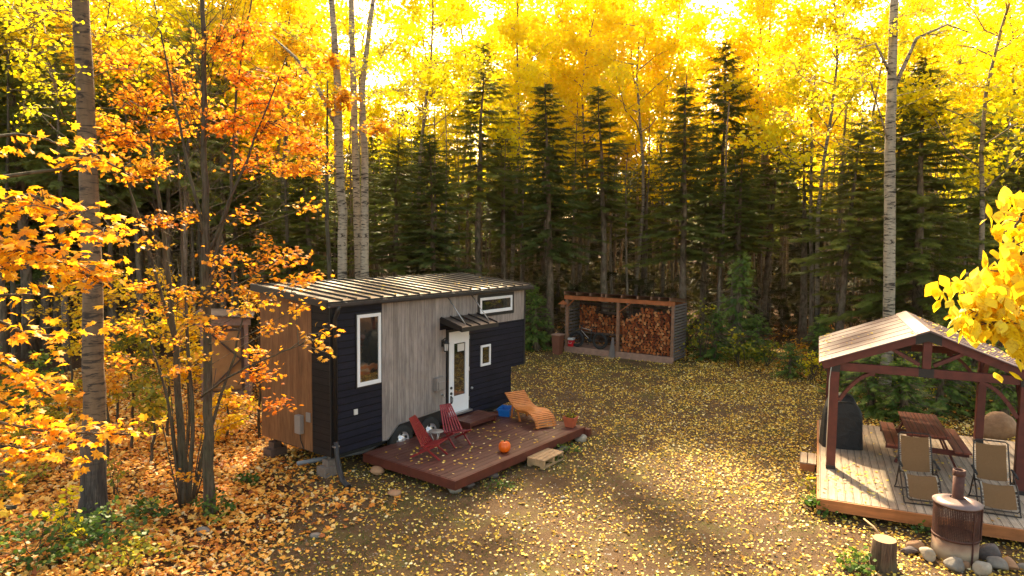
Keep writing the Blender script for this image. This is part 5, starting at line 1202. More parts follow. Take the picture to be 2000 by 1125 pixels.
def px_cluster(u, v, Y, ru, rv, n, dY=None):
    c = at(u, v, Y); k = Y / FPX; return (c, ru * k, (dY if dY else ru * k * .9), rv * k, n)

rg = np.random.default_rng(11)
# big aspen at left
b = np.array([-7.26, 11.42]); pts = [(-7.26, 11.42, -.05), (-7.24, 11.42, .5), (-7.17, 11.4, 2.0), (-7.12, 11.4, 3.9), (-7.10, 11.38, 6.4), (-7.12, 11.35, 8.9), (-7.0, 11.3, 12), (-6.9, 11.2, 16)]
t_ = tree_root('aspen_tree', b, 'thick aspen with dark furrowed base and pale scarred trunk in the left foreground', 'aspen')
m = stem('trunk', pts, [.31, .205, .175, .155, .138, .125, .10, .05], None, t_, 18, .008, 1)
V = np.array(m.v); Lq = np.concatenate([np.array(f) for f in m.f]); Sq = np.array([len(f) for f in m.f]); trunkp = (V, Lq, Sq, np.zeros(len(Sq)))
A = []; B = []; ra = []; specs = []
for (u, v, r, n) in [(60, 60, 70, 150), (90, 150, 60, 130), (60, 210, 50, 90), (210, 40, 60, 120), (250, 130, 60, 110), (140, 20, 70, 110), (30, 110, 50, 90), (90, 20, 60, 110), (230, 210, 45, 60), (120, 175, 40, 60), (290, 60, 60, 90)]:
    specs.append(px_cluster(u + rg.uniform(-10, 10), v, 11.3 + rg.uniform(-1.2, 2.2), r, r * .7, n))
for k in range(12):
    a = rg.uniform(0, 6.28); z = rg.uniform(11, 17); r = rg.uniform(.8, 2.8); specs.append((np.array([-7 + r * math.cos(a), 11.3 + r * math.sin(a), z]), .8, .8, .6, 80))
SP = np.array([p for p in pts]); SPd = np.array([SP[i] * (1 - q) + SP[i + 1] * q for i in range(len(SP) - 1) for q in (0, .25, .5, .75)])
cr, tw = clusters(specs, .062, TO, rg, SPd[SPd[:, 2] > 6], .009)
link('trunk', fast_mesh('trunk', *shift(join([trunkp, tw]), b), [M['bark_aspen']], smooth=True), t_); link('crown', fast_mesh('crown', *shift(cr, b), [M['leaf_yellow']]), t_)

# other mature aspens with real trunks
def tall_aspen(label, base, tops, radii, crowns, seed, limbs=()):
    rg2 = np.random.default_rng(seed); t = tree_root('aspen_tree', base, label, 'aspen'); m = stem('trunk', tops, radii, None, t, 14, .01, seed)
    for pl_, r_ in limbs: m.tube(pl_, r_, 8)
    V = np.array(m.v); L_ = np.concatenate([np.array(f) for f in m.f]); S_ = np.array([len(f) for f in m.f])
    SP = np.array(tops); SPd = np.array([SP[i] * (1 - q) + SP[i + 1] * q for i in range(len(SP) - 1) for q in (0, .25, .5, .75)]); zc = min(c[0][2] for c in crowns) - 1
    cr, tw = clusters(crowns, .085, TO, rg2, SPd[SPd[:, 2] > zc], .009)
    link('trunk', fast_mesh('trunk', *shift(join([(V, L_, S_, np.zeros(len(S_))), tw]), base), [M['bark_aspen_pale']], smooth=True), t); link('crown', fast_mesh('crown', *shift(cr, base), [M['leaf_yellow']]), t)
def rc(x, y, z0, z1, R, k, n, seed):
    r_ = np.random.default_rng(seed); out = []
    for i in range(k): a = r_.uniform(0, 6.28); r = R * r_.uniform(.2, 1) ** .6; out.append((np.array([x + r * math.cos(a), y + r * math.sin(a), r_.uniform(z0, z1)]), .7, .7, .5, n))
    return out
# right one
X0, Y0 = 12.25, 22.0
tall_aspen('tall pale aspen trunk standing behind the pergola roof', (X0, Y0), [(12.33, Y0, -.05), tuple(at(1735, 690, Y0)), tuple(at(1738, 450, Y0)), tuple(at(1738, 300, Y0)), tuple(at(1741, 190, Y0)), tuple(at(1746, 0, Y0)), (12.0, Y0, 19)], [.205, .18, .17, .16, .145, .12, .04],
  [px_cluster(u, v, Y, r, r * .6, n) for u, v, Y, r, n in [(1640, 80, 21.5, 55, 260), (1560, 130, 21.5, 50, 240), (1600, 190, 21.4, 45, 200), (1680, 150, 21.6, 40, 170), (1540, 230, 22, 40, 150), (1590, 260, 21, 30, 110), (1840, 60, 22, 50, 220), (1900, 110, 22.4, 45, 200), (1860, 160, 22, 40, 130), (1940, 170, 22.6, 40, 130), (1720, 60, 21.8, 40, 130), (1650, 30, 21, 50, 220), (1800, 20, 22, 50, 200), (1500, 150, 22, 35, 110), (1690, 110, 21.2, 40, 140)]] + rc(12, 22, 13.5, 18.5, 2.6, 12, 110, 3), 31,
  [([(12.12, 22, 9.9), at(1790, 75, 22), at(1850, 48, 22), at(1890, 62, 22)], [.08, .05, .035, .015]), ([(12.13, 22, 10.2), at(1710, 85, 21.8), at(1660, 100, 21.6)], [.06, .035, .01]), ([(12.15, 22, 8.0), at(1700, 160, 21.7), at(1640, 150, 21.5)], [.032, .022, .01])])
# three behind the cabin
tall_aspen('left one of three pale aspen trunks rising behind the cabin roof', (-6.27, 25.0), [(-6.27, 25, -.05), (-6.3, 25, 3), (-6.3, 25, 6), (-6.42, 25, 8.2), (-6.42, 25, 10.5), (-6.62, 25, 13.5), (-6.7, 25, 19)], [.20, .175, .165, .155, .13, .10, .04],
  rc(-6.6, 25, 14.5, 18.5, 2.4, 8, 110, 4) + [px_cluster(u, v, Y, r, r * .6, n) for u, v, Y, r, n in [(560, 60, 24.5, 45, 160), (600, 130, 25, 40, 130), (720, 60, 25, 45, 150), (640, 180, 24.5, 30, 80)]], 32,
  [([(-6.41, 25, 8.9), at(615, 160, 25), at(575, 110, 25), at(530, 70, 25)], [.09, .07, .05, .02])])
tall_aspen('middle one of three pale aspen trunks rising behind the cabin roof', (-5.80, 25.6), [(-5.80, 25.6, -.05), (-5.85, 25.6, 4), (-5.95, 25.6, 8), (-6.05, 25.6, 13.5), (-6.0, 25.6, 19)], [.165, .145, .13, .10, .04],
  rc(-6.0, 25.6, 14.5, 18.5, 2.4, 8, 110, 5), 33)
tall_aspen('right one of three pale aspen trunks, leaning slightly behind the cabin roof', (-5.42, 25.1), [(-5.42, 25.1, -.05), (-5.5, 25.1, 4), (-5.48, 25.1, 8), (-5.55, 25.1, 10.5), (-5.1, 25.1, 14), (-5.0, 25.1, 18)], [.17, .155, .13, .10, .07, .03],
  [px_cluster(u, v, Y, r, r * .6, n) for u, v, Y, r, n in [(760, 80, 25, 50, 230), (800, 160, 25, 45, 210), (740, 180, 24.6, 40, 180), (860, 120, 25.5, 45, 180), (790, 235, 24.6, 35, 120), (850, 210, 25, 35, 110), (700, 120, 24.4, 35, 120)]] + rc(-5, 25, 13.5, 17.5, 2.4, 8, 110, 6), 34)

# maples at left
def maple(label, base, stems, specs, leaf, mat, seed, bark='bark_maple', T=TM, tw=.008, name='maple_tree', cat='maple', droop=-.35, extra=None, group=None, mult=1.0):
    rg2 = np.random.default_rng(seed); t = tree_root(name, base, label, cat, group); mm = MB(); SPs = []
    for pts, rad in stems:
        m = stem('trunk', pts, rad, None, t, 12, .012, seed); o = len(mm.v); mm.v += m.v; mm.f += [[i + o for i in f] for f in m.f]
        P = np.array(pts); SPs.append(np.array([P[i] * (1 - q) + P[i + 1] * q for i in range(len(P) - 1) for q in (0, .2, .4, .6, .8)]))
    V = np.array(mm.v); L_ = np.concatenate([np.array(f) for f in mm.f]); S_ = np.array([len(f) for f in mm.f]); SPa = np.concatenate(SPs)
    cr, twg = clusters(specs, leaf, T, rg2, SPa[SPa[:, 2] > .6] if len(SPa[SPa[:, 2] > .6]) else SPa, tw, droop=droop, mult=mult)
    parts = [(V, L_, S_, np.zeros(len(S_))), twg]
    if extra is not None: parts.append(extra)
    link('trunk', fast_mesh('trunk', *shift(join(parts), base), [M[bark]], smooth=True), t); link('crown', fast_mesh('crown', *shift(cr, base), [M[mat]]), t); return t
def bare_twigs(c0, n, L_, rg2, up=1.0, r=.007):
    c0 = np.array(c0); i = rg2.integers(0, len(c0), n); A = c0[i]; d = rdir(n, rg2) * (1, 1, .3) + (0, 0, up); d /= np.linalg.norm(d, axis=1, keepdims=True); Ln = rg2.uniform(.4, 1, (n, 1)) * L_; B = A + d * Ln
    j = np.repeat(np.arange(n), 3); q = rg2.uniform(.3, .9, (len(j), 1)); A2 = A[j] * (1 - q) + B[j] * q; d2 = d[j] + rdir(len(j), rg2) * .7; B2 = A2 + d2 * Ln[j] * .35
    return join([sticks(A, B, r, r * .3, 4), sticks(A2, B2, r * .5, r * .2, 3)])
st1 = [(-5.42, 11.86, -.05), (-5.43, 11.86, 1.5), (-5.42, 11.9, 3.5), (-5.40, 11.9, 5.5), (-5.38, 11.9, 7.5), (-5.36, 11.9, 9.8), (-5.3, 11.9, 11.5)]
mid = [(-5.42, 11.9, z) for z in np.arange(4.5, 9.5, .25)]
maple('grey-green single-stemmed maple with orange leaves left of the cabin end wall', (-5.42, 11.86), [(st1, [.11, .082, .07, .058, .045, .032, .016]),
   ([(-5.42, 11.9, 3.9), (-5.0, 12, 5.8), (-4.9, 12.1, 7.6), (-4.6, 12.2, 9.4)], [.035, .028, .02, .01]), ([(-5.40, 11.9, 4.6), (-4.7, 12.0, 6.4), (-4.0, 12.1, 8.2)], [.03, .022, .008]), ([(-5.41, 11.9, 5.0), (-5.8, 11.8, 7), (-6.1, 11.7, 9)], [.03, .02, .008])],
 [px_cluster(u, v, Y, r, r * .55, n) for u, v, Y, r, n in [(450, 240, 12, 45, 90), (540, 250, 12.3, 50, 110), (600, 285, 12.2, 35, 60), (480, 150, 12, 45, 90), (520, 200, 12.5, 45, 80), (570, 330, 12, 35, 60), (500, 310, 12.3, 45, 60), (430, 90, 12, 50, 80), (560, 150, 12.4, 40, 60), (620, 330, 11.5, 25, 26), (470, 60, 12, 50, 80), (555, 505, 11.6, 45, 34), (590, 545, 11.2, 30, 26), (500, 590, 11.6, 45, 34), (440, 500, 11.5, 30, 20), (530, 640, 11, 28, 16), (520, 730, 11, 32, 30), (545, 790, 10.8, 26, 20), (500, 690, 11.2, 24, 22), (470, 780, 11, 24, 18), (430, 650, 11.2, 22, 14), (590, 600, 11, 18, 12), (610, 400, 12, 25, 14), (480, 420, 11.9, 40, 16)]],
 .108, 'leaf_orange', 41, extra=bare_twigs(mid, 60, 2.2, rg, .9), mult=3.0)
stA = [([(-6.08, 12.31, -.05), (-6.12, 12.3, 1), (-6.2, 12.3, 3), (-6.35, 12.3, 5), (-6.6, 12.3, 7.4)], [.13, .075, .052, .036, .016]), ([(-6.0, 12.25, -.05), (-5.85, 12.2, 1.6), (-5.95, 12.2, 4), (-6.0, 12.2, 6.5)], [.045, .035, .026, .012]), ([(-6.02, 12.4, -.05), (-5.7, 12.4, 1.2), (-5.2, 12.5, 2.8), (-4.9, 12.5, 4.0)], [.04, .032, .022, .01]), ([(-6.15, 12.3, -.05), (-6.3, 12.2, 2), (-6.9, 12.2, 4.2)], [.035, .025, .01]),
       ([(-6.2, 12.35, 3), (-6.75, 12.4, 5), (-7.2, 12.4, 6.6)], [.032, .022, .01])]
for k in range(9):
    a = k * .7; stA.append(([(-6.05 + .12 * math.cos(a), 12.3 + .12 * math.sin(a), -.02), (-5.95 + .5 * math.cos(a), 12.3 + .45 * math.sin(a), rg.uniform(1.3, 2.6))], [.016, .006]))
maple('multi-stemmed dark maple with broad orange crown in front of the timber hut', (-6.08, 12.31), stA,
 [px_cluster(u, v, Y, r, r * .5, n) for u, v, Y, r, n in [(270, 190, 12.5, 55, 130), (330, 255, 12.3, 50, 120), (220, 120, 12.8, 45, 80), (350, 160, 12.6, 50, 110), (240, 270, 12.5, 45, 90), (300, 320, 12.2, 45, 80), (190, 230, 12.6, 40, 60), (310, 100, 12.8, 50, 90), (380, 210, 12.2, 40, 70), (250, 340, 12.4, 35, 40), (370, 420, 11.9, 26, 26), (300, 425, 12, 26, 22), (370, 575, 11.7, 36, 36), (270, 560, 12, 26, 20), (390, 620, 11.5, 30, 22), (300, 600, 11.9, 26, 14), (240, 640, 11.8, 40, 34), (330, 660, 12, 26, 14), (240, 700, 12, 34, 22), (400, 700, 11.6, 20, 9), (310, 480, 12, 30, 12), (365, 930, 11.7, 14, 10), (350, 720, 12, 24, 12)]],
 .105, 'leaf_orange', 42, extra=bare_twigs([(-6.2, 12.3, z) for z in np.arange(3, 7, .25)], 40, 1.6, rg, .7), mult=3.2)
# near cluster hanging over the cabin corner belongs to a low bough of the grey maple
maple('low maple bough of orange leaves reaching over the dark cabin corner', (-5.0, 9.4), [([(-5.6, 9.2, -.05), (-5.55, 9.2, 1.6), (-5.2, 9.3, 3.0), tuple(at(430, 620, 9.4)), tuple(at(545, 690, 9.4)), tuple(at(600, 660, 9.4))], [.03, .026, .02, .014, .009, .005])] if False else [([(-5.46, 11.7, 2.2), tuple(at(440, 740, 10.8)), tuple(at(520, 700, 10.2)), tuple(at(600, 668, 9.6))], [.022, .018, .012, .006])],
 [px_cluster(612, 660, 9.5, 20, 15, 18), px_cluster(632, 645, 9.4, 12, 16, 10), px_cluster(575, 565, 10, 22, 16, 16), px_cluster(640, 690, 9.5, 4, 4, 3)], .125, 'leaf_orange', 43, cat='maple bough', name='maple_bough')
# slender far maples / saplings among the left wood
LM = [('leaf_gold', 170, 60, 27, 60, 'golden maple crown high behind the big aspen trunk'), ('leaf_orange', 640, 215, 23.5, 30, 'small orange maple crown beside the left pale trunk'), ('leaf_yellow', 390, 60, 29, 60, 'yellow birch crown behind the grey maple top'), ('leaf_gold', 560, 90, 28, 50, 'gold maple crown above the cabin end'), ('leaf_yellow', 20, 60, 25, 60, 'yellow crown in the upper left corner')]
for i, (mt, u, v, Y, r, lab) in enumerate(LM):
    c = at(u, v, Y); bx_ = at(u, 560, Y)[0]; sp_ = [px_cluster(u + rg.normal(0, 50), v + rg.normal(0, 45), Y + rg.uniform(-1.5, 1.5), r, r * .6, 130) for _ in range(11)]
    maple(lab, (bx_, Y), [([(bx_, Y, -.05), (bx_ + .1, Y, 3), (bx_, Y, 6), (c[0], Y, c[2] + 1)], [.09, .08, .06, .02])], sp_, .17, mt, 60 + i, T=TO, droop=-.3)
# yellow-green saplings in the left understory
SG = [(360, 700, 15.0, 'leaf_gold', 34, 'golden-orange sapling low behind the multi-stemmed maple'), (200, 740, 14.2, 'leaf_orange', 34, 'orange maple sapling just right of the big aspen trunk'), (500, 560, 16.5, 'leaf_orange', 40, 'orange maple sapling beside the cabin end wall'), (130, 640, 18, 'leaf_gold', 45, 'gold sapling left of the big aspen trunk'), (250, 690, 15.5, 'leaf_olive', 40, 'yellow-green hazel shrub behind the multi-stemmed maple'), (320, 620, 16.5, 'leaf_gold', 45, 'golden leafy sapling right of the big aspen trunk'), (290, 780, 14.5, 'leaf_olive', 34, 'low olive shrub between the big aspen and the maples'), (220, 600, 17.5, 'leaf_gold', 45, 'gold-leaved sapling close behind the big aspen trunk'), (440, 800, 16.5, 'leaf_gold', 26, 'small golden shrub near the timber hut'), (110, 800, 14.5, 'leaf_olive', 40, 'olive green shrub left of the big aspen trunk'), (20, 760, 15, 'leaf_green', 40, 'green shrub at the left frame edge')]
for i, (u, v, Y, mt, r, lab) in enumerate(SG):
    c = at(u, v, Y); sp_ = [px_cluster(u + rg.normal(0, r * .8), v + rg.normal(0, r), Y + rg.uniform(-.6, .6), r * .6, r * .35, 60) for _ in range(13)]
    maple(lab, (c[0], Y), [([(c[0], Y, -.05), (c[0] + .1, Y, max(.4, c[2] * .5)), (c[0], Y, c[2] + .4)], [.035, .028, .008])], sp_, .10, mt, 80 + i, T=TO, tw=.006, name='leafy_shrub', cat='shrub')

# near yellow maple whose trunk stands outside the frame at left
def spray_path(path, width, n, rg2):
    P = [at(u, v, Y) for u, v, Y in path]; out = []
    for i in range(len(P) - 1):
        k = max(1, int(n / (len(P) - 1) / 9))
        for j in range(k): q = (j + .5) / k; Y = P[i][1]; w = width * Y / FPX; out.append((P[i] * (1 - q) + P[i + 1] * q + rg2.normal(0, 1, 3) * (w * .3, w * .5, w * .25), w * .75, w * 1.1, w * .42, 12))
    return out
rg = np.random.default_rng(5)
paths = [([(-60, 400, 4.6), (60, 380, 4.6), (150, 425, 4.6), (235, 462, 4.7)], 52, 240), ([(-60, 450, 4.3), (60, 480, 4.3), (140, 520, 4.4), (200, 555, 4.4)], 50, 230), ([(-40, 520, 4.2), (40, 500, 4.2)], 38, 80),
         ([(120, 330, 5.2), (180, 300, 5.2), (235, 330, 5.2)], 36, 80), ([(30, 262, 5.3), (85, 270, 5.3), (135, 288, 5.3)], 14, 30), ([(-30, 578, 4.8), (60, 575, 4.8)], 12, 26), ([(-20, 620, 4.8), (60, 655, 4.8), (125, 655, 4.8)], 28, 70),
         ([(-30, 690, 4.6), (50, 735, 4.6), (100, 775, 4.6)], 34, 100), ([(-30, 820, 4.9), (100, 845, 5), (265, 848, 5.1)], 32, 170), ([(-20, 870, 4.8), (90, 880, 4.8), (160, 905, 4.8)], 22, 60), ([(-30, 765, 4.4), (30, 800, 4.4)], 26, 40), ([(-20, 930, 4.5), (20, 925, 4.5)], 14, 12), ([(-20, 300, 5), (5, 300, 5)], 14, 12), ([(30, 990, 4), (-20, 1000, 4)], 18, 10)]
specs = [s for p, w_, n in paths for s in spray_path(p, w_, n, rg)]
tx, ty = -4.3, 4.5; A_, B_ = [], []
stems = [([(tx, ty, -.05), (tx - .02, ty, 2), (tx, ty, 4.5), (tx + .05, ty, 7)], [.12, .10, .08, .05])]
for p, w_, n in paths:
    P = [tuple(at(*q)) for q in p]; stems.append(([(tx, ty, max(.6, P[0][2] - .25))] + P, [.022] + [.012 - .008 * i / len(P) for i in range(len(P))]))
rg2 = np.random.default_rng(51); t = tree_root('maple_tree', (tx, ty), 'near maple whose bright golden leaf sprays enter from the left frame edge', 'maple'); mm = MB()
for pts, rad in stems: m = stem('t', pts, rad, None, t, 7, .006, 3); o = len(mm.v); mm.v += m.v; mm.f += [[i + o for i in f] for f in m.f]
cr, twg = clusters(specs, .090, TM, rg2, None, .0035, droop=-.3, per=5, mult=1.2)
V = np.array(mm.v); L_ = np.concatenate([np.array(f) for f in mm.f]); S_ = np.array([len(f) for f in mm.f])
link('trunk', fast_mesh('trunk', *shift(join([(V, L_, S_, np.zeros(len(S_))), twg]), (tx, ty)), [M['bark_maple']], smooth=True), t); link('crown', fast_mesh('crown', *shift(cr, (tx, ty)), [M['leaf_near']]), t)
TP2 = (np.array([(0, -.62, .10), (.02, -.40, .04), (.26, -.34, .02), (.42, -.05, -.10), (.30, .25, -.14), (.0, .62, -.30), (-.26, .28, -.16), (-.40, -.02, -.08), (-.27, -.32, .03), (0, -.02, .05)]), [[1, 2, 3, 9], [3, 4, 5, 9], [9, 5, 6, 7], [9, 7, 8, 1], [0, 2, 1], [0, 1, 8]])
# near poplar boughs entering from the right
paths = [([(2080, 370, 3.1), (2015, 395, 3.1), (1985, 440, 3.1), (1975, 500, 3.05), (1965, 540, 3.0)], 34, 130), ([(2060, 540, 3.0), (1985, 560, 3.0), (1925, 580, 3.0), (1890, 568, 3.0)], 26, 170), ([(2060, 620, 3.0), (1980, 640, 3.0), (1930, 640, 2.95), (1893, 615, 2.95)], 26, 170), ([(2060, 660, 2.9), (1992, 705, 2.9)], 24, 44), ([(2070, 440, 3.3), (2010, 460, 3.3)], 40, 60), ([(2060, 570, 3.4), (1985, 590, 3.4)], 36, 60)]
specs = [s for p, w_, n in paths for s in spray_path(p, w_, n, rg)]
tx, ty = 3.6, 3.2; stems = [([(tx, ty, -.05), (tx, ty, 3), (tx + .05, ty, 7)], [.10, .08, .05])]
for p, w_, n in paths:
    P = [tuple(at(*q)) for q in p]; stems.append(([(tx, ty, P[0][2] - .1)] + P, [.014] + [.008 - .005 * i / len(P) for i in range(len(P))]))
t = tree_root('poplar_tree', (tx, ty), 'near poplar whose large lemon-yellow leaves enter from the right frame edge', 'poplar'); mm = MB()
for pts, rad in stems: m = stem('t', pts, rad, None, t, 7, .004, 3); o = len(mm.v); mm.v += m.v; mm.f += [[i + o for i in f] for f in m.f]
cr, twg = clusters(specs, .060, TP2, rg2, None, .0035, droop=-.6, per=5, mult=1.25)
V = np.array(mm.v); L_ = np.concatenate([np.array(f) for f in mm.f]); S_ = np.array([len(f) for f in mm.f])
link('trunk', fast_mesh('trunk', *shift(join([(V, L_, S_, np.zeros(len(S_))), twg]), (tx, ty)), [M['bark_maple']], smooth=True), t); link('crown', fast_mesh('crown', *shift(cr, (tx, ty)), [M['leaf_poplar']]), t)

# ---- understory: young firs and shrubs
def young_fir(seed, H=2.4, R=1.0, dens=1.6):
    a, b = spruce_meshes(seed, H, R, .04, dens, .3, .26); b.materials[0] = M['needle_young']; return a, b
YF = [young_fir(401), young_fir(402, 2.4, .8), young_fir(403, 2.4, 1.3)]
fir = [(1435, 640, 29.5, 1, (1.3, 1.9), 'pointed young fir standing in the dark behind the low bushes right of the shed'), (1543, 735, 24.6, 2, (.55, .55), 'small rounded young fir at the clearing edge left of the pergola'), (1048, 680, 30.2, 0, (1.0, 1.25), 'young fir between the cabin end and the brown outdoor bin'), (1395, 690, 28.2, 2, (.9, .9), 'young fir right behind the slatted shed side'), (1700, 815, 19.6, 2, (.85, .85), 'bushy young fir directly behind the covered grill'), (1765, 830, 18.8, 0, (.95, .75), 'bright green young fir behind the picnic table bench'), (1830, 840, 19.6, 2, (.85, .95), 'dense young fir behind the picnic table top'), (1890, 850, 20.4, 0, (1.0, 1.05), 'young fir left of the rear right pergola post'), (1960, 850, 18.6, 2, (.9, .9), 'young fir behind the tan boulder'), (1655, 770, 21.6, 0, (.8, .8), 'young fir behind the front left pergola post'), (1730, 775, 22.5, 2, (1.0, 1.0), 'young fir at the foot of the tall pale trunk'), (1860, 790, 23, 2, (1.1, 1.2), 'taller young fir deep behind the picnic table'), (2010, 790, 21.5, 0, (1.2, 1.3), 'young fir at the right frame edge behind the pergola'), (1480, 660, 28.5, 2, (.9, .8), 'low young fir behind the yellowish bush'), (1600, 680, 26.5, 0, (.9, .9), 'young fir left of the pergola eave'), (985, 640, 33, 2, (1.2, 1.2), 'young fir in the shade behind the cabin end')]
for u, v, Y, k, (sw, sh), lab in fir:
    X = at(u, v, Y)[0]; place('young_fir', YF[k], (X, Y, -.02), (sw, sw, sh), random.uniform(0, 6), lab, 'young fir', 'young firs along the clearing edge')
def shrub(u, Y, h, w_, n, mat, leaf, lab, seed, T=TO, cat='shrub', name='leafy_shrub', green=False):
    rg2 = np.random.default_rng(seed); X = at(u, 600, Y)[0]; k = 14; specs = []
    for i in range(k): a = rg2.uniform(0, 6.28); r = w_ * rg2.uniform(.1, 1); z = h * rg2.uniform(.15, 1) * (1 - .35 * r / w_); specs.append((np.array([X + r * math.cos(a), Y + r * math.sin(a), z]), w_ * .3, w_ * .3, h * .1, n // k))
    sts = [([(X + rg2.normal(0, .08), Y + rg2.normal(0, .08), -.03), (X + rg2.normal(0, w_ * .3), Y + rg2.normal(0, w_ * .3), h * .5), (X + rg2.normal(0, w_ * .6), Y + rg2.normal(0, w_ * .5), h * rg2.uniform(.7, 1.05))], [.018, .012, .004]) for _ in range(6)]
    maple(lab, (X, Y), sts, specs, leaf, mat, seed, T=T, tw=.004, name=name, cat=cat)
SH = [(1450, 26.6, 1.7, .9, 420, 'leaf_olive', .13, 'yellow-green leafy bush at the dirt edge right of the woodshed'), (1375, 28.0, 3.0, .8, 330, 'leaf_olive', .12, 'tall sparse yellow-green bush beside the slatted shed wall'), (1500, 26.8, 1.2, .9, 260, 'leaf_olive', .12, 'low olive bush right of the yellow-green bush'), (1560, 27.0, 1.3, 1.2, 330, 'leaf_orange', .11, 'rusty orange undergrowth bush left of the pergola roof'), (1592, 24.0, 1.1, .35, 120, 'leaf_yellow', .09, 'thin yellow sapling beside the left pergola eave'), (1040, 31.0, 2.0, .7, 260, 'leaf_olive', .10, 'yellow-dotted bush between cabin and woodshed'), (1340, 30.5, 1.8, 1.0, 260, 'leaf_green', .12, 'green bush in shade behind the right end of the woodshed'), (1640, 24.0, 1.7, 1.0, 300, 'leaf_olive', .10, 'olive bush under the left pergola eave'), (1780, 21.6, 2.3, 1.0, 420, 'leaf_yellow', .08, 'yellow-leaved bush seen through the pergola truss'), (1850, 22.4, 2.4, 1.1, 420, 'leaf_olive', .08, 'olive-yellow bush behind the king post'), (1935, 19.8, 1.9, .8, 300, 'leaf_olive', .08, 'speckled yellow-green bush right of the rear pergola post'), (1700, 24.5, 1.8, 1.2, 360, 'leaf_olive', .09, 'yellowish bush behind the pale trunk foot')]
for i, s_ in enumerate(SH): shrub(s_[0], s_[1], s_[2], s_[3], s_[4], s_[5], s_[6], s_[7], 120 + i)
def low_plant(u, v, h, w_, n, mat, leaf, lab, seed, T=TO, z=0):
    g_ = ground_at(u, v, z); rg2 = np.random.default_rng(seed); k = max(6, n // 12); specs = []
    for i in range(k): a = rg2.uniform(0, 6.28); r = w_ * rg2.uniform(0, 1) ** .6; specs.append((np.array([g_[0] + r * math.cos(a), g_[1] + r * math.sin(a), h * rg2.uniform(.3, 1) * (1 - .5 * (r / w_) ** 2)]), w_ * .28, w_ * .28, h * .12, max(5, n // k)))
    sts = [([(g_[0] + rg2.normal(0, .05), g_[1] + rg2.normal(0, .05), -.02), (g_[0] + rg2.normal(0, w_ * .5), g_[1] + rg2.normal(0, w_ * .5), h * .8)], [.008, .003]) for _ in range(5)]
    maple(lab, g_[:2], sts, specs, leaf, mat, seed, T=T, tw=.003, name='low_plant', cat='plant', droop=-.2)
LPn = [(200, 1075, .75, .75, 420, 'leaf_green', .085, 'green leafy bush at the foot of the big aspen, bottom left'), (60, 1090, .7, .9, 420, 'leaf_green', .085, 'dark green bush in the bottom left corner'), (265, 1110, .4, .6, 200, 'leaf_olive', .08, 'olive low plant right of the bottom left bush'), (300, 1010, .40, .5, 190, 'leaf_green', .08, 'green plant patch left of the maple stems'), (410, 1010, .45, .42, 190, 'leaf_green', .07, 'green plant tuft at the foot of the grey maple stem'), (480, 945, .22, .16, 34, 'leaf_green', .08, 'small green seedling on orange leaves near the house support'), (40, 960, .5, .6, 200, 'leaf_olive', .085, 'olive plant below the golden sprays at the left edge'), (1605, 1000, .30, .38, 150, 'leaf_green', .10, 'green plant at the near left corner of the pale deck'), (1592, 960, .26, .22, 60, 'leaf_olive', .08, 'yellowing plant beside the left edge of the pale deck'), (1675, 1112, .24, .30, 110, 'leaf_green', .085, 'green plant on the dirt left of the stump'), (1795, 1038, .18, .18, 50, 'leaf_green', .07, 'small green plant under the pale deck front'), (1105, 885, .20, .28, 90, 'leaf_green', .06, 'green weeds under the far end of the red deck'), (1080, 903, .14, .22, 60, 'leaf_green', .05, 'low weeds beside the grey plank'), (975, 955, .22, .30, 90, 'leaf_green', .05, 'weedy tuft before the red deck edge'), (940, 800, .25, .15, 40, 'leaf_olive', .05, 'small plant against the cabin wall by the blue bin'), (225, 970, .85, .18, 22, 'leaf_olive', .07, 'thin bare-twigged seedling right of the big aspen base'), (130, 1065, .9, .35, 60, 'leaf_yellow', .10, 'yellow-leaved seedling before the big aspen base')]
for i, s_ in enumerate(LPn): low_plant(*s_, 160 + i)

# ---- fallen leaves and grass (nobody could count them)
vn1, vn2, vn3 = VN(1), VN(2), VN(3)
def litter(name, n, xr, yr, dens, leaf, T, mat, z=0.006, seed=1, lift=.035, tilt=.55):
    rg2 = np.random.default_rng(seed); x = rg2.uniform(*xr, n); y = rg2.uniform(*yr, n); k = rg2.random(n) < dens(x, y); x, y = x[k], y[k]; m = len(x)
    D_ = np.stack([np.cos(a := rg2.uniform(0, 6.28, m)), np.sin(a), rg2.normal(0, tilt * .5, m)], 1)
    P = np.stack([x, y, z + rg2.uniform(0, 1, m) ** 2 * lift + leaf * .12], 1)
    me = fast_mesh(name, *instances(T, P, rot_from(D_, rg2.normal(0, tilt, m), rg2), leaf * np.clip(rg2.lognormal(-.08, .32, m), .4, 1.9), np.clip(rg2.normal(.52, .30, m) * np.where(rg2.random(m) < .16, .35, 1), 0, 1)), [M[mat]]); return me
def left_w(x, y):      # 1 in the maple litter at the left, 0 in the clearing
    e = -4.5 + .33 * (y - 9.5) * (y < 12.5) + (1.0 - .62 * (y - 12.5)) * (y >= 12.5); return np.clip((e + 1.2 - x) / 2.4 + (vn1(x, y, .5) - .5) * .7, 0, 1)
blk = [(HX, HY)]
def d_yellow(x, y):
    c = vn2(x, y, .45) * .7 + vn1(x, y, 1.7) * .45 + vn3(x, y, 5.) * .25; dd = np.clip((c - .46) * 2.9, .05, 1) * (1 - .75 * left_w(x, y)); right = np.clip((x - 2.0) / 5, 0, 1) * np.clip((y - 12.5) / 3, 0, 1)
    return np.clip(dd * (.45 + .85 * right + .5 * np.clip((x - 3.2) / 2, 0, 1) * (y < 16)), 0, 1)
tag(link('fallen_leaves', litter('fallen_leaves', 135000, (-5, 14), (8.8, 31), d_yellow, .051, TQ, 'litter_yellow', seed=1)), 'small pale yellow leaves strewn over the brown dirt clearing', 'fallen leaves', kind='stuff')
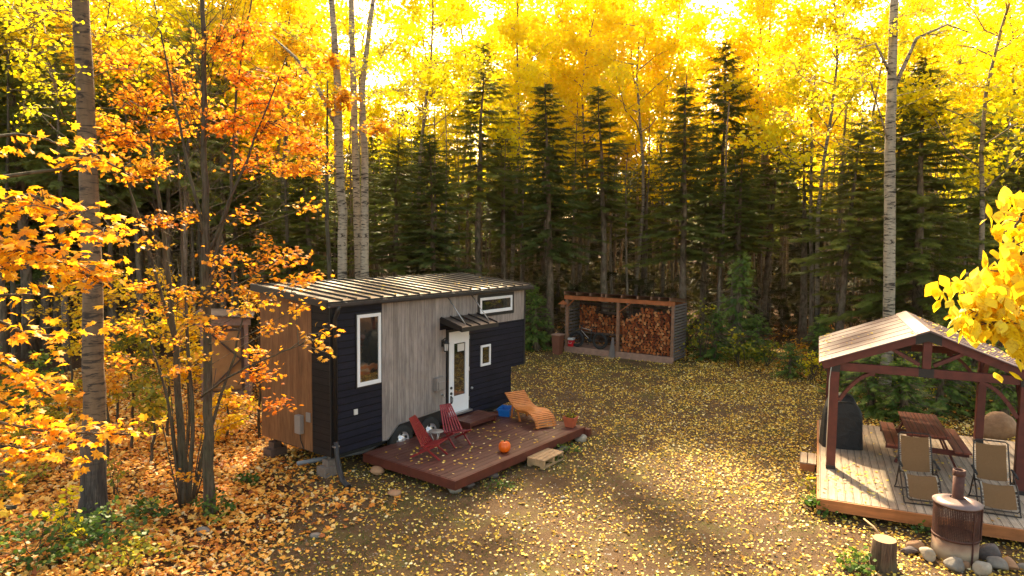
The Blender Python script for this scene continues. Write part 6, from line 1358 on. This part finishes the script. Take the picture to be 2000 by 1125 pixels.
tag(link('fallen_leaves', litter('fallen_leaves', 115000, (-16, 2.0), (8.8, 27), lambda x, y: left_w(x, y) * np.clip(.45 + vn3(x, y, .8) * .8, 0, 1) * (1 - .4 * (y > 20)), .105, TM, 'litter_orange', seed=2, lift=.05)), 'thick carpet of orange maple leaves on the ground at the left', 'fallen leaves', kind='stuff')
tag(link('fallen_leaves', litter('fallen_leaves', 15000, (-14, 24), (17, 40), lambda x, y: (((~inside(clear, x, y)).astype(float)) * .6), .12, TQ, 'litter_orange', seed=3)), 'brown-orange leaf litter under the trees at the wood edge', 'fallen leaves', kind='stuff')
# leaves on the decks, picnic table and roofs
def deck_leaves(n, fr, xr, yr, leaf, mat, dens, z, seed, lab):
    rg2 = np.random.default_rng(seed); x = rg2.uniform(*xr, n); y = rg2.uniform(*yr, n); k = rg2.random(n) < dens(x, y); x, y = x[k], y[k]; m = len(x); D_ = np.stack([np.cos(a := rg2.uniform(0, 6.28, m)), np.sin(a), rg2.normal(0, .12, m)], 1)
    zz = z(x, y) if callable(z) else z
    P = np.stack([x, y, zz + leaf * .10 + rg2.uniform(.002, .012, m)], 1); me = fast_mesh('fallen_leaves', *instances(TO if leaf < .08 else TM, P, rot_from(D_, rg2.normal(0, .25, m), rg2), leaf * rg2.uniform(.6, 1.2, m), np.clip(rg2.normal(.6, .25, m), 0, 1)), [M[mat]])
    tag(link('fallen_leaves', me, None, (fr[0], fr[1], 0), fr[2]), lab, 'fallen leaves', kind='stuff')
HF = (HX, HY, HYAW); PF = (PO[0], PO[1], PYAW)
deck_leaves(330, HF, (.95, 5.6), (-2.6, -.1), .062, 'litter_yellow', lambda x, y: .5 + .6 * (vn1(x, y, 1.5) - .4), DZ, 7, 'pale leaves scattered on the dark red deck')
deck_leaves(1500, PF, (.05, 4.3), (.05, 5.8), .066, 'litter_yellow', lambda x, y: np.clip(.12 + 1.8 * np.exp(-(((x - .62) / .45) ** 2 + ((y - 1.25) / .75) ** 2)) + .5 * (vn2(x, y, .9) - .5), 0, 1), DZ, 8, 'yellow leaves gathered on the pale plank deck')
deck_leaves(240, HF, (-.1, 6.8), (-.05, 2.5), .07, 'litter_yellow', lambda x, y: 0 * x + .8, lambda x, y: roofz(0) + .075 * y, 9, 'a few yellow leaves on the cabin roof')
deck_leaves(420, PF, (XC - 1.9, XC - .05), (RY0, RY1), .06, 'litter_yellow', lambda x, y: np.clip(.07 + 1.6 * np.exp(-((x - (XC - 1.84)) / .12) ** 2), 0, 1), lambda x, y: DZ + prz(x) + .115, 10, 'yellow leaves caught along the left eave of the pergola roof')
deck_leaves(260, PF, (XC + .1, XC + 1.9), (RY0, RY1), .06, 'litter_yellow', lambda x, y: 0 * x + .45, lambda x, y: DZ + 2.91 - rise * (x - XC) + .115, 12, 'yellow leaves strewn on the right pergola roof slope')
# grass blades in patches
rg2 = np.random.default_rng(21); n = 110000; x = rg2.uniform(-5, 13, n); y = rg2.uniform(8.8, 29, n)
gm = np.clip((vn3(x, y, .55) * .7 + vn1(x, y, 2.2) * .45 - .60 + .22 * np.exp(-((x - 4.0) ** 2 / 2 + (y - 26.2) ** 2 / .6)) + .22 * np.exp(-(((x + .2 - (y - 13.2) * .72) / .5) ** 2)) * (y < 17)) * 4, 0, 1); k = (rg2.random(n) < gm) & inside(clear, x, y); x, y = x[k], y[k]; m = len(x)
TG = (np.array([(-.09, 0, 0), (.09, 0, 0), (0, 1, 0)]), [[0, 1, 2]])
D_ = rdir(m, rg2) * (1, 1, .2) + (0, 0, .8)
tag(link('grass', fast_mesh('grass', *instances(TG, np.stack([x, y, 0 * x], 1), rot_from(D_, rg2.uniform(0, 6, m), rg2), rg2.uniform(.03, .085, m), rg2.random(m)), [M['grass']])), 'short patchy green grass growing through the dirt clearing', 'grass', kind='stuff')
# small gravel
rg2 = np.random.default_rng(22); m = 9000; x = rg2.uniform(-4.5, 12, m); y = rg2.uniform(8.8, 22, m)
TP = (np.array([(-.5, -.4, 0), (.5, -.35, 0), (.4, .45, 0), (-.4, .5, 0), (0, 0, .4)]), [[0, 1, 4], [1, 2, 4], [2, 3, 4], [3, 0, 4]])
a = rg2.uniform(0, 6.28, m); tag(link('gravel', fast_mesh('gravel', *instances(TP, np.stack([x, y, 0 * x], 1), rot_from(np.stack([np.cos(a), np.sin(a), 0 * a], 1)), rg2.uniform(.012, .035, m), rg2.random(m)), [M['rock_grey']])), 'small grey gravel on the dirt clearing', 'gravel', kind='stuff')

# ---- give trees that would otherwise share a label their place in the row, left to right
ORD = ['leftmost', 'second from left', 'third from left', 'fourth from left', 'fifth from left', 'sixth from left', 'seventh from left', 'eighth from left', 'ninth from left', 'tenth from left', 'eleventh from left', 'twelfth from left', 'thirteenth from left', 'fourteenth from left', 'fifteenth from left', 'sixteenth from left', 'seventeenth from left', 'eighteenth from left', 'nineteenth from left', 'twentieth from left']
byl = {}
for o in SC.objects:
    if o.parent is None and o.get('category') in ('spruce', 'aspen', 'bare tree'): byl.setdefault(o['label'], []).append(o)
for lab, os_ in byl.items():
    if 1 < len(os_) <= 20:
        for k, o in enumerate(sorted(os_, key=lambda q: q.location.x / q.location.y)): o['label'] = lab + ', ' + ORD[k]
# ---- thin warm air
hb = MB(); hb.span((-110, -8, -1.0), (110, 108, 34)); t = NT('haze'); pv = t.n('ShaderNodeVolumePrincipled'); pv.inputs['Density'].default_value = .00005; pv.inputs['Anisotropy'].default_value = .55; pv.inputs['Color'].default_value = (1, .88, .70, 1); t.l(pv.outputs[0], t.out.inputs['Volume'])
tag(hb.build('haze', t.m), 'thin warm haze in the backlit forest air', 'haze', kind='stuff')
